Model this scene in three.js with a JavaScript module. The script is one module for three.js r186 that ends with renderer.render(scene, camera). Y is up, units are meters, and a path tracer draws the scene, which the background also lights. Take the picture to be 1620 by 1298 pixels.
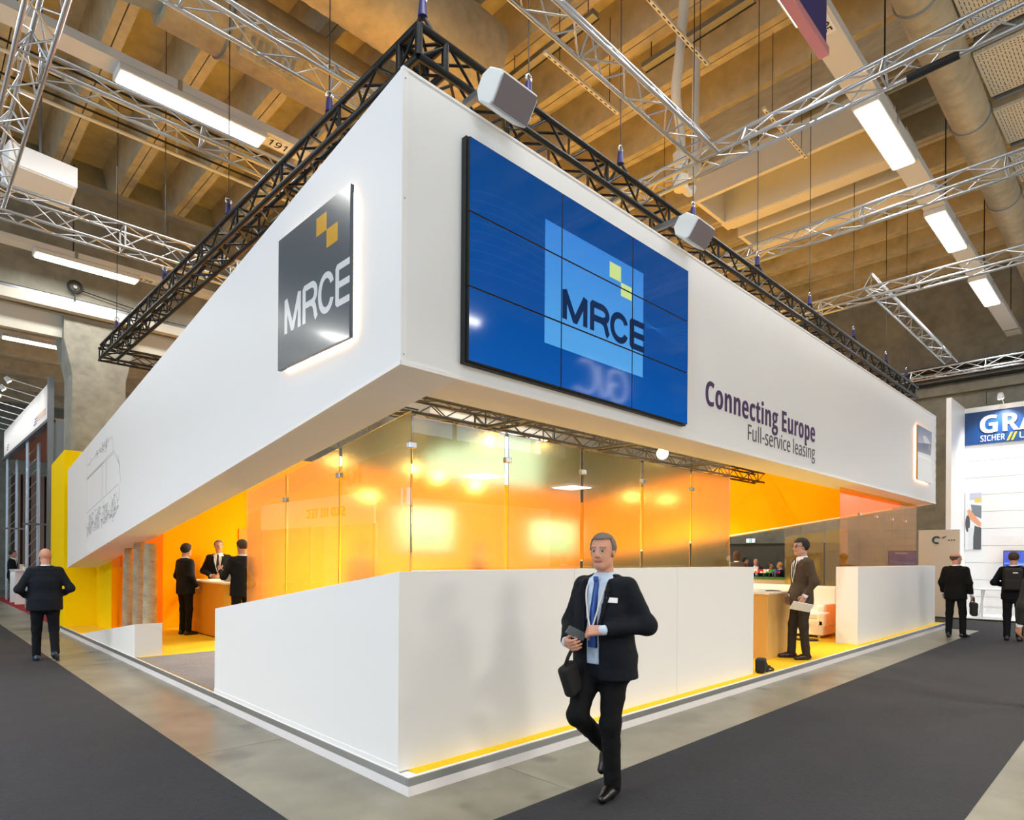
import * as THREE from 'three';
import { RoundedBoxGeometry } from 'three/addons/geometries/RoundedBoxGeometry.js';
import { mergeGeometries } from 'three/addons/utils/BufferGeometryUtils.js';
import { RectAreaLightUniformsLib } from 'three/addons/lights/RectAreaLightUniformsLib.js';
import { FontLoader } from 'three/addons/loaders/FontLoader.js';
import { TextGeometry } from 'three/addons/geometries/TextGeometry.js';
import { ImprovedNoise } from 'three/addons/math/ImprovedNoise.js';

// ------------------------------------------------------------------ camera, sky, exposure
// y up, metres. The corner of the stand's platform is the origin; one facade runs along +x, the other along -z.
const scene = new THREE.Scene();
const F_PX = 998, CX = 810, CY = 882, YAW = 45.63 * Math.PI / 180, ROLL = 0.4 * Math.PI / 180;
const EYE = new THREE.Vector3(-2.476, 1.62, 3.512);
const RIGHT = new THREE.Vector3(Math.sin(YAW), 0, Math.cos(YAW)), FWD = new THREE.Vector3(Math.cos(YAW), 0, -Math.sin(YAW));
const camera = new THREE.PerspectiveCamera(2 * Math.atan(649 / F_PX) * 180 / Math.PI, 1620 / 1298, 0.05, 200);
camera.position.copy(EYE);
camera.lookAt(EYE.clone().add(FWD));
camera.rotateZ(ROLL);
camera.setViewOffset(1620, 1298, 0, -(CY - 649), 1620, 1298);
const renderer = new THREE.WebGLRenderer({ antialias: true });
renderer.toneMapping = THREE.LinearToneMapping;
renderer.toneMappingExposure = 1.0;
renderer.shadowMap.enabled = true;
RectAreaLightUniformsLib.init();
const SKY = 1.6, LAMP = 52, INSIDE = 30, STANDS = 72;                      // daylight through the glazed hall side, luminance of the ceiling lamps
scene.background = new THREE.Color().setRGB(0.66 * SKY, 0.95 * SKY, 1.26 * SKY);
const HALL_LAMPS = [];                             // filled where the lamps are built

// ------------------------------------------------------------------ helpers
const V = (x, y, z) => new THREE.Vector3(x, y, z);
function ray(u, v) {
  const a0 = u - CX, b0 = v - CY, c = Math.cos(ROLL), s = Math.sin(ROLL), a = c * a0 + s * b0, b = -s * a0 + c * b0;
  return RIGHT.clone().multiplyScalar(a / F_PX).add(FWD).add(V(0, -b / F_PX, 0));
}
const onAxis = (k) => (u, v, q) => { const d = ray(u, v); return EYE.clone().add(d.multiplyScalar((q - EYE[k]) / d[k])); };
const onX = onAxis('x'), onY = onAxis('y'), onZ = onAxis('z');
let seed = 12345;
const rnd = () => { seed = (seed * 1664525 + 1013904223) >>> 0; return seed / 4294967296; };
const rr = (a, b) => a + (b - a) * rnd();
const noise3 = new ImprovedNoise();
const lin = (hex) => new THREE.Color(hex);
function mat(hex, rough = 0.6, metal = 0, extra = {}) { return new THREE.MeshStandardMaterial({ color: lin(hex), roughness: rough, metalness: metal, ...extra }); }
function phys(hex, extra = {}) { return new THREE.MeshPhysicalMaterial({ color: lin(hex), ...extra }); }
const taken = {};
function numbered(n) { if (taken[n] === undefined) { taken[n] = 0; return n; } taken[n]++; return n + '_' + String(taken[n]).padStart(3, '0'); }
function shade(o) { o.castShadow = true; o.receiveShadow = true; return o; }
function tag(o, label, category, group, kind) { if (label) o.userData.label = label; if (category) o.userData.category = category; if (group) o.userData.group = group; if (kind) o.userData.kind = kind; return o; }
function thing(name, label, category, pos = [0, 0, 0], ry = 0, group) {
  const g = new THREE.Group(); g.name = numbered(name); g.position.set(...pos); g.rotation.y = ry; scene.add(g);
  return tag(g, label, category, group);
}
function part(parent, name, geo, m, pos, rot) {
  const o = shade(new THREE.Mesh(geo, m)); o.name = name;
  if (pos) o.position.set(...pos);
  if (rot) o.rotation.set(...rot);
  parent.add(o); return o;
}
function single(name, geo, m, label, category, pos, rot, group) { const o = part(scene, numbered(name), geo, m, pos, rot); return tag(o, label, category, group); }
function structure(name, geo, m, pos, rot) { const o = geo ? part(scene, numbered(name), geo, m, pos, rot) : new THREE.Group(); if (!geo) { o.name = numbered(name); scene.add(o); } o.userData.kind = 'structure'; return o; }
// uv in metres by the dominant direction of each face
function metres(geo, s = 1, ox = 0, oy = 0) {
  const g = geo.index ? geo.toNonIndexed() : geo; if (!g.attributes.normal) g.computeVertexNormals();
  const p = g.attributes.position, n = g.attributes.normal, uv = new Float32Array(p.count * 2);
  for (let i = 0; i < p.count; i += 3) {
    let nx = 0, ny = 0, nz = 0; for (let k = 0; k < 3; k++) { nx += Math.abs(n.getX(i + k)); ny += Math.abs(n.getY(i + k)); nz += Math.abs(n.getZ(i + k)); }
    for (let k = 0; k < 3; k++) {
      const x = p.getX(i + k), y = p.getY(i + k), z = p.getZ(i + k);
      const q = ny >= nx && ny >= nz ? [x, z] : nx >= nz ? [z, y] : [x, y];
      uv[2 * (i + k)] = (q[0] + ox) / s; uv[2 * (i + k) + 1] = (q[1] + oy) / s;
    }
  }
  g.setAttribute('uv', new THREE.BufferAttribute(uv, 2)); return g;
}
const box = (w, h, d) => new THREE.BoxGeometry(w, h, d);
const rbox = (w, h, d, r = 0.01, seg = 2) => new RoundedBoxGeometry(w, h, d, seg, Math.min(r, w / 2.01, h / 2.01, d / 2.01));
// box from corner to corner
function span(x0, x1, y0, y1, z0, z1) { const g = box(Math.abs(x1 - x0), Math.abs(y1 - y0), Math.abs(z1 - z0)); g.translate((x0 + x1) / 2, (y0 + y1) / 2, (z0 + z1) / 2); return g; }
// polygon in the z-y plane, thick in x
function slabX(pts, x0, x1) {
  const s = new THREE.Shape(pts.map(([z, y]) => new THREE.Vector2(-z, y)));
  const g = new THREE.ExtrudeGeometry(s, { depth: x1 - x0, bevelEnabled: false }); g.rotateY(Math.PI / 2); g.translate(x0, 0, 0); return g;
}
// polygon in the x-y plane, thick in z
function slabZ(pts, z0, z1) { const s = new THREE.Shape(pts.map(([x, y]) => new THREE.Vector2(x, y))); const g = new THREE.ExtrudeGeometry(s, { depth: z1 - z0, bevelEnabled: false }); g.translate(0, 0, z0); return g; }
const unitRod = new THREE.CylinderGeometry(1, 1, 1, 8, 1), fineRod = new THREE.CylinderGeometry(1, 1, 1, 20, 1);
const UPV = V(0, 1, 0);
function rod(parent, name, a, b, r, m, fine = false) {
  const o = part(parent, name, fine ? fineRod : unitRod, m), d = b.clone().sub(a), L = d.length();
  o.position.copy(a).addScaledVector(d, 0.5); o.quaternion.setFromUnitVectors(UPV, d.divideScalar(L)); o.scale.set(r, L, r); return o;
}
function tubeGeo(pts, r, seg = 40, rad = 8) { return new THREE.TubeGeometry(new THREE.CatmullRomCurve3(pts), seg, r, rad); }
// noise textures
function noiseTexture(size, fn, srgb = true) {
  const d = new Uint8Array(size * size * 4);
  for (let j = 0; j < size; j++) for (let i = 0; i < size; i++) { const c = fn(i / size, j / size); const k = 4 * (j * size + i); d[k] = c[0]; d[k + 1] = c[1]; d[k + 2] = c[2]; d[k + 3] = 255; }
  const t = new THREE.DataTexture(d, size, size); t.wrapS = t.wrapT = THREE.RepeatWrapping; t.magFilter = THREE.LinearFilter; t.minFilter = THREE.LinearMipmapLinearFilter; t.generateMipmaps = true;
  if (srgb) t.colorSpace = THREE.SRGBColorSpace; t.needsUpdate = true; return t;
}
// tiling noise: points on two circles
const hashAt = (i, j, s) => { let h = (i * 374761393 + j * 668265263 + Math.round(s * 97) * 2147483647 + 1013) | 0; h = Math.imul(h ^ (h >>> 13), 1274126177); h ^= h >>> 16; return (h >>> 0) / 2147483648 - 1; };
function lattice(u, v, f, s) { const x = u * f, y = v * f, i = Math.floor(x), j = Math.floor(y); let a = x - i, b = y - j; a = a * a * (3 - 2 * a); b = b * b * (3 - 2 * b); const m = (k) => ((k % f) + f) % f; const p = hashAt(m(i), m(j), s), q = hashAt(m(i + 1), m(j), s), r = hashAt(m(i), m(j + 1), s), t = hashAt(m(i + 1), m(j + 1), s); return p + (q - p) * a + (r - p) * b + (p - q - r + t) * a * b; }
function tn(u, v, f, s = 0) { return 0.6 * lattice(u, v, f, s) + 0.3 * lattice(u, v, 2 * f, s + 1) + 0.15 * lattice(u, v, 4 * f, s + 2); }
const clamp = (x, a, b) => Math.max(a, Math.min(b, x));
function tone(base, k) { return base.map((c) => clamp(c * k, 0, 255)); }
const concreteTex = noiseTexture(512, (u, v) => { const k = 1 + 0.10 * tn(u, v, 6) + 0.07 * tn(u, v, 22, 4) + 0.05 * (rnd() - 0.5); return tone([236, 234, 228], k * 0.98); });
const concreteBump = noiseTexture(256, (u, v) => { const k = 128 + 50 * tn(u, v, 16, 2) + 50 * (rnd() - 0.5); return [k, k, k]; }, false);
const floorTex = noiseTexture(1024, (u, v) => { let k = 1 + 0.13 * tn(u, v, 5, 9) + 0.08 * tn(u, v, 19, 3) + 0.05 * (rnd() - 0.5); const st = tn(u, v, 9, 20); if (st > 0.45) k -= (st - 0.45) * 0.8; return tone([240, 238, 230], k * 0.97); });
const carpetTex = noiseTexture(512, (u, v) => { const k = 1 + 0.06 * tn(u, v, 5, 1) + 0.28 * (rnd() - 0.5) + 0.10 * tn(u, v, 70, 3); return tone([214, 210, 210], k); });
const carpetBump = noiseTexture(256, () => { const k = 255 * rnd(); return [k, k, k]; }, false);
const clothTex = noiseTexture(128, (u, v) => tone([238, 238, 240], 1 + 0.10 * (rnd() - 0.5)));
function withTex(m, map, bump, bs) { m.map = map; if (bump) { m.bumpMap = bump; m.bumpScale = bs; } return m; }
function canvasTexture(w, h, draw) {
  const c = document.createElement('canvas'); c.width = w; c.height = h; draw(c.getContext('2d'), w, h);
  const t = new THREE.CanvasTexture(c); t.colorSpace = THREE.SRGBColorSpace; t.magFilter = THREE.LinearFilter; return t;
}
const fontBold = await new FontLoader().loadAsync('fonts/droid/droid_sans_bold.typeface.json');
const fontRegular = await new FontLoader().loadAsync('fonts/droid/droid_sans_regular.typeface.json');
// flat lettering; scaled to a given cap height and total width, its lower left corner at 0
function letters(text, font, height, width, depth = 0.006) {
  const g = new TextGeometry(text, { font, size: 1, depth: 1, curveSegments: 4, bevelEnabled: false }); g.computeBoundingBox();
  const b = g.boundingBox; g.translate(-b.min.x, 0, 0); g.scale(width / (b.max.x - b.min.x), height, depth); return g;
}

// ------------------------------------------------------------------ materials
const M = {
  concrete: withTex(mat('#9b9a90', 0.85), concreteTex, concreteBump, 0.004),
  ceiling: withTex(mat('#d0c3a5', 0.85), concreteTex),
  floor: withTex(new THREE.MeshPhysicalMaterial({ color: lin('#8d8a7d'), roughness: 0.34, specularIntensity: 0.9 }), floorTex),
  carpet: withTex(mat('#2d3036', 0.97), carpetTex, carpetBump, 0.003),
  redCarpet: withTex(mat('#b31218', 0.95), carpetTex),
  yellowCarpet: withTex(mat('#ffd000', 0.9), clothTex),
  white: mat('#eceef0', 0.5), whiteMatt: mat('#e9e9e8', 0.75), trim: mat('#f2f2f2', 0.35),
  yellow: phys('#fbd800', { roughness: 0.8, specularIntensity: 0.2 }), orange: phys('#ffaa00', { roughness: 0.85, specularIntensity: 0.15 }), beige: mat('#cfc7b8', 0.7),
  aluminium: mat('#a9aeb2', 0.35, 0.85), alu2: mat('#b9bcc0', 0.32, 0.9), steel: mat('#8d9296', 0.4, 0.8), plinth: mat('#e4e2e4', 0.45),
  black: mat('#0d0d0f', 0.6), blackMetal: mat('#14171a', 0.42, 0.4), rubber: mat('#101010', 0.85), wire: mat('#3a3a3a', 0.5, 0.6),
  glass: phys('#ffffff', { transmission: 1, roughness: 0.0, thickness: 0, ior: 1.5, side: THREE.DoubleSide }),
  frost: phys('#fdeca0', { transmission: 0.95, roughness: 0.16, thickness: 0.006, ior: 1.25 }),
  amber: phys('#ffdc9a', { transmission: 1, roughness: 0.0, thickness: 0, ior: 1.4, specularIntensity: 0.4, side: THREE.DoubleSide }),
  chrome: mat('#c8c8ca', 0.25, 1), duct: withTex(mat('#d2c2a2', 0.6, 0.1), concreteTex),
  lampBody: mat('#d9d6cf', 0.5), greyMat: withTex(mat('#9b9a9c', 0.95), carpetTex), darkWall: mat('#3d4244', 0.7), pipe: mat('#e2dccb', 0.5), girder: mat('#c9c6ba', 0.7),
};
const glow = (r, g, b) => new THREE.MeshStandardMaterial({ color: 0x222222, roughness: 0.4, emissive: new THREE.Color().setRGB(r, g, b), emissiveIntensity: 1 });
M.tubeGlow = glow(7, 6.7, 6.0); M.warmGlow = glow(14, 10, 5.5); M.spotGlow = glow(9, 7.4, 5.2); M.ledGlow = glow(6, 6, 6); M.haloGlow = glow(9, 5.4, 2.8);

// ------------------------------------------------------------------ hall: floor, carpets, walls, ceiling
const HX0 = -16, HX1 = 21, HZ0 = -14.3, HZ1 = 15, CEIL = 10.9, RIB = 10.2;
{
  const floor = structure('floor');
  const xs = [-16.5, -10.8, -5.4, 0.9, 6.3, 12.6, 18.9, 24], zs = [-34, -26, -19.5, -13.2, -7.4, -1.9, 3.4, 9.2, 15.5];
  for (let i = 0; i < xs.length - 1; i++) for (let j = 0; j < zs.length - 1; j++) {
    const g = metres(span(xs[i] + 0.003, xs[i + 1] - 0.003, -0.2, 0, zs[j] + 0.003, zs[j + 1] - 0.003), 4, rr(0, 4), rr(0, 4));
    part(floor, 'concrete_slab', g, M.floor);
  }
  part(floor, 'joint_bed', span(-16.5, 24, -0.25, -0.02, -34, 15.5), M.concrete);
  const cp = (name, a, lab) => { const o = structure(name, metres(span(...a), 1.3), M.carpet); o.userData.label = lab; };
  cp('carpet_aisle', [-3.3, -0.75, 0, 0.006, -34, 15], 'dark grey aisle carpet along the tapering facade');
  cp('carpet_aisle', [-0.75, 15.4, 0, 0.006, 0.67, 2.68], 'dark grey aisle carpet along the video wall facade');
  cp('carpet_aisle', [15.4, 18.1, 0, 0.006, -5, 15], 'dark grey cross aisle carpet before the white stand');
}
{
  // concrete end wall behind the stands, in cast bays
  const w = structure('wall_east');
  for (let k = 0; k < 12; k++) { const z0 = HZ0 - 2 + k * 2.7; part(w, 'concrete_panel', metres(span(HX1, HX1 + 0.3, 0, 7.0, z0 + 0.006, z0 + 2.694), 3, rr(0, 3), rr(0, 3)), M.concrete); }
  part(w, 'concrete_panel', metres(span(HX1, HX1 + 0.3, 7.04, CEIL + 0.3, HZ0 - 2, HZ1 + 2), 3), M.concrete);
  part(w, 'ledge', metres(span(HX1 - 0.25, HX1, 6.75, 7.0, HZ0, HZ1), 3), M.concrete);
  part(w, 'wall_core', span(HX1 + 0.1, HX1 + 0.3, 0, 7.1, HZ0 - 2, HZ1 + 2), M.concrete);
  for (const [y, r] of [[7.35, 0.06], [7.6, 0.09], [7.15, 0.04]]) rod(w, 'pipe', V(HX1 - 0.16, y, HZ0), V(HX1 - 0.16, y, HZ1), r, M.black, true);
}
{
  // upper wall over the columns; the hall goes on under it
  const w = structure('wall_north');
  for (let k = 0; k < 10; k++) { const x0 = HX0 + k * 3.7; part(w, 'concrete_panel', metres(span(x0 + 0.006, x0 + 3.694, 7.62, CEIL + 0.3, HZ0 - 0.3, HZ0), 3, rr(0, 3), rr(0, 3)), M.concrete); }
  part(w, 'wall_core', span(HX0, HX1, 7.66, CEIL + 0.3, HZ0 - 0.28, HZ0 - 0.02), M.concrete);
  part(w, 'crane_girder', metres(span(HX0, HX1, 7.28, 7.5, HZ0 - 0.1, HZ0 + 0.12), 3), M.girder);
  part(w, 'crane_rail', span(HX0, HX1, 7.5, 7.58, HZ0 - 0.03, HZ0 + 0.07), M.steel);
  part(w, 'girder_web', metres(span(HX0, HX1, 6.75, 7.28, HZ0 - 0.5, HZ0 - 0.35), 3), M.girder);
  const far = structure('wall_far'); part(far, 'concrete_panel', metres(span(HX0, HX1, 0, 8.6, -32.3, -32), 3), M.concrete);
  part(far, 'ceiling_far', metres(span(HX0, HX1, 8.4, 8.6, -32, HZ0 - 0.3), 3), M.ceiling);
  for (let k = 0; k < 6; k++) part(far, 'beam', metres(span(HX0, HX1, 7.9, 8.4, -16.8 - k * 2.6, -16.5 - k * 2.6), 3), M.ceiling);
}
{
  // unseen glazed hall sides, sized for their daylight: posts, rails and open lights
  const w = structure('window_1');
  part(w, 'parapet', metres(span(HX0 - 0.3, HX0, 0, 0.15, -32, HZ1), 3), M.concrete);
  part(w, 'lintel', metres(span(HX0 - 0.3, HX0, 9.2, CEIL + 0.3, -32, HZ1), 3), M.concrete);
  for (let z = -32; z <= HZ1; z += 2.35) part(w, 'mullion', span(HX0 - 0.2, HX0 - 0.05, 0.15, 9.2, z - 0.06, z + 0.06), M.steel);
  for (const y of [2.6, 5.4, 7.6]) part(w, 'transom', span(HX0 - 0.2, HX0 - 0.05, y - 0.05, y + 0.05, -32, HZ1), M.steel);
  const s = structure('added_window_2');  // high window band added to light the video wall facade
  part(s, 'parapet', metres(span(HX0, HX1 + 0.3, 0, 6.4, HZ1, HZ1 + 0.3), 3), M.concrete);
  part(s, 'lintel', metres(span(HX0, HX1 + 0.3, 9.2, CEIL + 0.3, HZ1, HZ1 + 0.3), 3), M.concrete);
  for (let x = HX0; x <= HX1; x += 2.3) part(s, 'mullion', span(x - 0.06, x + 0.06, 6.4, 9.2, HZ1 + 0.05, HZ1 + 0.2), M.steel);
}
{
  const c = structure('ceiling');
  for (let k = 0; k < 10; k++) part(c, 'deck_panel', metres(span(HX0 + k * 3.73, HX0 + k * 3.73 + 3.72, CEIL, CEIL + 0.25, HZ0 - 0.3, HZ1 + 0.3), 3, rr(0, 3), rr(0, 3)), M.ceiling);
  part(c, 'roof', span(HX0 - 0.3, HX1 + 0.3, CEIL + 0.26, CEIL + 0.4, HZ0 - 0.3, HZ1 + 0.3), M.ceiling);
  // paired ribs with a slit between them
  const halfA = metres(slabZ([[-0.145, RIB], [-0.01, RIB], [-0.01, CEIL], [-0.3, CEIL]], HZ0 + 0.05, HZ1), 3), halfB = metres(slabZ([[0.01, RIB], [0.145, RIB], [0.3, CEIL], [0.01, CEIL]], HZ0 + 0.05, HZ1), 3);
  for (let k = -13; k < 16; k++) { const x = 1.34 + k * 1.25; if (x > HX1 - 0.2) break; part(c, 'rib', halfA, M.ceiling, [x, 0, 0]); part(c, 'rib', halfB, M.ceiling, [x, 0, 0]); }
  for (const x of [8.84, 9.06, 9.2, 9.42]) part(c, 'shaft_wall', span(x - 0.01, x + 0.01, RIB - 0.75, RIB + 0.3, -2.9, 1.2), M.ceiling);
  for (const x of [8.95, 9.31]) { part(c, 'shaft_top', span(x - 0.11, x + 0.11, RIB + 0.3, RIB + 0.32, -2.9, 1.2), M.ceiling); for (const z of [-2.9, 1.2]) part(c, 'shaft_end', span(x - 0.11, x + 0.11, RIB - 0.75, RIB + 0.3, z - 0.01, z + 0.01), M.ceiling); }
  for (let k = 0; k < 5; k++) part(c, 'cross_joint', span(HX0, HX1, CEIL - 0.012, CEIL, -11.5 + k * 5.2, -11.48 + k * 5.2), M.black);
}
function column(x0, x1, z) {
  const o = structure('column');
  part(o, 'shaft', metres(span(x0, x1, 0, 5.9, z - 1.0, z), 2.2, rr(0, 2), rr(0, 2)), M.concrete);
  const s = slabZ([[x0, 5.9], [x0 - 0.17, 6.7], [x0 - 0.17, 7.25], [x1 + 0.17, 7.25], [x1 + 0.17, 6.7], [x1, 5.9]], z - 1.0, z);
  part(o, 'capital', metres(s, 2.2, 0.4, 0.9), M.concrete);
}
column(0.5, 1.6, -14.42); column(-8.7, -7.6, -14.42); column(9.7, 10.8, -14.42); column(17.8, 18.9, -14.42);

// ------------------------------------------------------------------ ceiling lamps in channels along x
function lampRow(z, x0, pitch, n, y, chX0, chX1) {
  const where = { '0.62': 'over the video wall aisle', '-6.2': 'carrying the plate 191', '-13.2': 'before the upper concrete wall', '-19.9': 'over the far bay' }[z] || 'over the rear aisle';
  const ch = thing('lamp_channel', `pale metal lamp channel under the ceiling ribs, ${where}`, 'lamp channel');
  part(ch, 'channel', span(chX0, chX1, y + 0.08, y + 0.2, z - 0.17, z + 0.17), M.lampBody);
  for (let x = chX0 + 0.6; x < chX1; x += 3.9) { part(ch, 'joint_cover', span(x, x + 0.06, y + 0.06, y + 0.21, z - 0.18, z + 0.18), M.alu2); if (!(z === -6.2 && x > -0.5 && x < 7.5)) rod(ch, 'hanger', V(x, y + 0.2, z), V(x, RIB, z), 0.012, M.wire); }
  for (let k = 0; k < n; k++) {
    const x = x0 + k * pitch, on = thing('ceiling_lamp', `long white fluorescent lamp in the channel ${where}`, 'lamp', [x, y, z], 0, `fluorescent lamps ${where}`);
    part(on, 'housing', rbox(1.98, 0.1, 0.36, 0.02), M.lampBody, [0, 0.03, 0]);
    part(on, 'diffuser', rbox(1.9, 0.03, 0.3, 0.012), M.tubeGlow, [0, -0.03, 0]);
    const L = new THREE.RectAreaLight(0xffffff, LAMP, 1.9, 0.3); L.color.setRGB(1, 0.985, 0.95); L.position.set(x, y - 0.05, z); L.rotation.x = -Math.PI / 2; scene.add(L); HALL_LAMPS.push(L);
  }
  return ch;
}
{
  const y = 8.02;
  const right = lampRow(0.62, -7.56, 3.94, 7, y, -12, 20.5);
  const l1 = lampRow(-6.2, -7.3, 3.94, 7, y, -12, 20.5);
  const l2 = lampRow(-13.2, -7.3, 3.94, 7, y, -12, 20.5);
  lampRow(-19.9, -7.2, 3.94, 5, y - 0.1, -12, 12);
  lampRow(9.3, -7.3, 3.94, 7, y, -12, 20.5);
  const plate = (ch, t, x, z) => { part(ch, 'number_plate', span(x, x + 0.36, y + 0.07, y + 0.078, z - 0.12, z + 0.1), M.trim); const g = letters(t, fontRegular, 0.15, 0.28, 0.004); g.rotateX(Math.PI / 2); part(ch, 'number', g, M.black, [x + 0.04, y + 0.068, z - 0.08]); };
  plate(l1, '191', 1.62, -6.2); plate(right, '205', 5.35, 0.65); plate(l2, '176', 1.55, -13.2);
}
// ------------------------------------------------------------------ trusses
function truss(name, label, a, b, w, h, r, m, bay, sides, group) {
  // box (4) or triangular (3) truss from a to b; a, b are the centre of the section
  const t = thing(name, label, 'truss', [0, 0, 0], 0, group), d = b.clone().sub(a), L = d.length(); d.divideScalar(L);
  const side = new THREE.Vector3().crossVectors(d, UPV).normalize();
  const offs = sides === 4 ? [[-w / 2, -h / 2], [w / 2, -h / 2], [w / 2, h / 2], [-w / 2, h / 2]] : [[-w / 2, -h / 2], [w / 2, -h / 2], [0, h / 2]];
  const at = (k, s) => a.clone().addScaledVector(d, s).addScaledVector(side, offs[k % offs.length][0]).add(V(0, offs[k % offs.length][1], 0));
  for (let k = 0; k < offs.length; k++) rod(t, 'chord', at(k, 0), at(k, L), r, m, true);
  const n = Math.max(2, Math.round(L / bay)), st = L / n;
  for (let k = 0; k < offs.length; k++) for (let i = 0; i < n; i++) { const flip = i % 2; rod(t, 'brace', at(k + flip, i * st), at(k + 1 - flip, (i + 1) * st), r * 0.42, m); if (i % 4 === 0) rod(t, 'strut', at(k, i * st + 0.02), at(k + 1, i * st + 0.02), r * 0.55, m); }
  return t;
}
const TY = 5.615, TH = 0.24, TX = 0.53, TZ = -0.63;
truss('black_truss', 'black box truss hung above the tapering facade', V(TX, TY, TZ + 0.13), V(TX, TY, -11.0), 0.26, TH, 0.03, M.blackMetal, 0.3, 4);
truss('black_truss', 'black box truss hung above the video wall', V(TX - 0.13, TY, TZ), V(14.95, TY, TZ), 0.26, TH, 0.03, M.blackMetal, 0.3, 4);
truss('black_truss', 'black cross truss over the yellow end of the stand', V(0.4, TY, -11.13), V(8, TY, -11.13), 0.26, TH, 0.024, M.blackMetal, 0.4, 4);
truss('black_truss', 'black inner truss seen above the frosted glass', V(0.9, 3.79, -4), V(14.2, 3.79, -4), 0.26, TH, 0.024, M.blackMetal, 0.4, 4);
for (const [x, l] of [[2.0, 'first'], [4.3, 'second'], [7.0, 'third'], [10, 'fourth']]) truss('black_truss', `short black truss tied across the ${l} bay inside the stand`, V(x, 3.79, -1.3), V(x, 3.79, -3.84), 0.26, TH, 0.024, M.blackMetal, 0.4, 4);
{ // corner gusset plates of the facade trusses
  const g = thing('truss_corner', 'black corner block joining the two facade trusses', 'truss corner', [TX, TY, TZ]);
  for (const [x, z] of [[-0.13, 0.13], [0.13, 0.13], [-0.13, -0.13], [0.13, -0.13]]) rod(g, 'post', V(x, -TH / 2, z), V(x, TH / 2, z), 0.03, M.blackMetal, true);
}
const S = 0.26, SH = 0.22, SR = 0.021, SY = 6.42;
truss('silver_truss', 'silver truss crossing before the lamp with plate 191', V(-1.5, SY, -4.12), V(2.6, SY, -4.12), S, SH, SR, M.alu2, 0.36, 3);
truss('silver_truss', 'silver truss under the round ceiling duct with the oval vent', V(-2.2, SY, -2.25), V(2.4, SY, -2.25), S, SH, SR, M.alu2, 0.36, 3);
truss('silver_truss', 'silver ladder-like truss rising beside the floodlight box', V(-1.58, SY, -1.0), V(-1.58, SY, -7.5), S, SH, SR, M.alu2, 0.36, 3);
truss('silver_truss', 'silver box truss running below the floodlight box', V(-1.7, SY - 0.05, -7.4), V(3.2, SY - 0.05, -7.4), 0.3, 0.34, SR, M.alu2, 0.4, 4);
truss('silver_truss', 'silver truss above the video wall ending at a cross truss', V(0.6, SY, -0.18), V(4.3, SY, -0.18), S, SH, SR, M.alu2, 0.36, 3);
truss('silver_truss', 'silver cross truss with black joint sleeve above the first speaker', V(4.42, SY, -2.6), V(4.42, SY, 3.0), S, SH, SR, M.alu2, 0.36, 3);
truss('silver_truss', 'silver cross truss under the ventilation troughs', V(7.1, SY, -2.6), V(7.1, SY, 4.2), S, SH, SR, M.alu2, 0.4, 3);
truss('silver_truss', 'silver cross truss carrying the middle tie truss', V(10.05, SY, -2.6), V(10.05, SY, 4.2), S, SH, SR, M.alu2, 0.4, 3);
truss('silver_truss', 'silver cross truss before the concrete end wall', V(16.5, SY, -2.6), V(16.5, SY, 4.5), S, SH, SR, M.alu2, 0.4, 3);
truss('silver_truss', 'silver tie truss between two cross trusses', V(10.1, SY + 0.26, -0.12), V(16.4, SY + 0.26, -0.12), S, SH, SR, M.alu2, 0.45, 3);
{ const o = single('joint_sleeve', new THREE.CylinderGeometry(0.04, 0.04, 0.42, 16), M.black, 'black sleeve clamped on the silver cross truss', 'sleeve', [4.55, SY - 0.11, 2.0], [Math.PI / 2, 0, 0]); o.userData.group = undefined; delete o.userData.group; }
// suspension: chain hoist hooks and wires from the ceiling to the black trusses
function hang(x, z, yb, label, blue = true) {
  const o = thing('suspension_cable', label, 'cable', [x, yb, z], 0, 'cables that carry the black trusses');
  rod(o, 'wire', V(0, 0.34, 0), V(0, RIB - yb, 0), 0.006, M.wire);
  part(o, 'shackle', new THREE.TorusGeometry(0.035, 0.01, 8, 16), M.chrome, [0, 0.38, 0]);
  part(o, 'hook', new THREE.CylinderGeometry(0.028, 0.04, 0.13, 10), blue ? mat('#2b2a6a', 0.5) : M.black, [0, 0.28, 0]);
  for (const s of [-1, 1]) rod(o, 'sling', V(0, 0.24, 0), V(s * 0.1, -0.02, s * 0.1), 0.016, M.black);
}
hang(TX, TZ, TY + 0.12, 'steel cable with blue hook lifting the truss corner'); for (const z of [-2.15, -4.75, -7.4, -10.4]) hang(TX, z, TY + 0.12, 'steel cable with blue hook above the tapering facade truss');
for (const x of [1.75, 3.2, 4.75, 6.6, 8.6, 10.8, 12.9, 14.5]) hang(x, TZ, TY + 0.12, 'steel cable with blue hook above the video wall truss');
// ------------------------------------------------------------------ ducts and other ceiling fittings
function ductRun(label, a, b, r, bands) {
  const o = thing('air_duct', label, 'duct'); const d = b.clone().sub(a), L = d.length(); d.normalize();
  const g = new THREE.CylinderGeometry(r, r, L, 36, Math.round(L / 0.08)); const p = g.attributes.position;
  for (let i = 0; i < p.count; i++) { const y = p.getY(i), k = 1 + 0.006 * Math.sin(y * 2 * Math.PI / 0.16); p.setX(i, p.getX(i) * k); p.setZ(i, p.getZ(i) * k); } g.computeVertexNormals();
  const m = part(o, 'spiral_tube', metres(g, 2), M.duct); m.position.copy(a).addScaledVector(d, L / 2); m.quaternion.setFromUnitVectors(UPV, d);
  for (let s = 0.8; s < L; s += bands) { const c = part(o, 'clamp_ring', new THREE.TorusGeometry(r * 1.012, 0.018, 8, 36), M.steel); c.position.copy(a).addScaledVector(d, s); c.quaternion.setFromUnitVectors(V(0, 0, 1), d); }
  return o;
}
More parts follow.
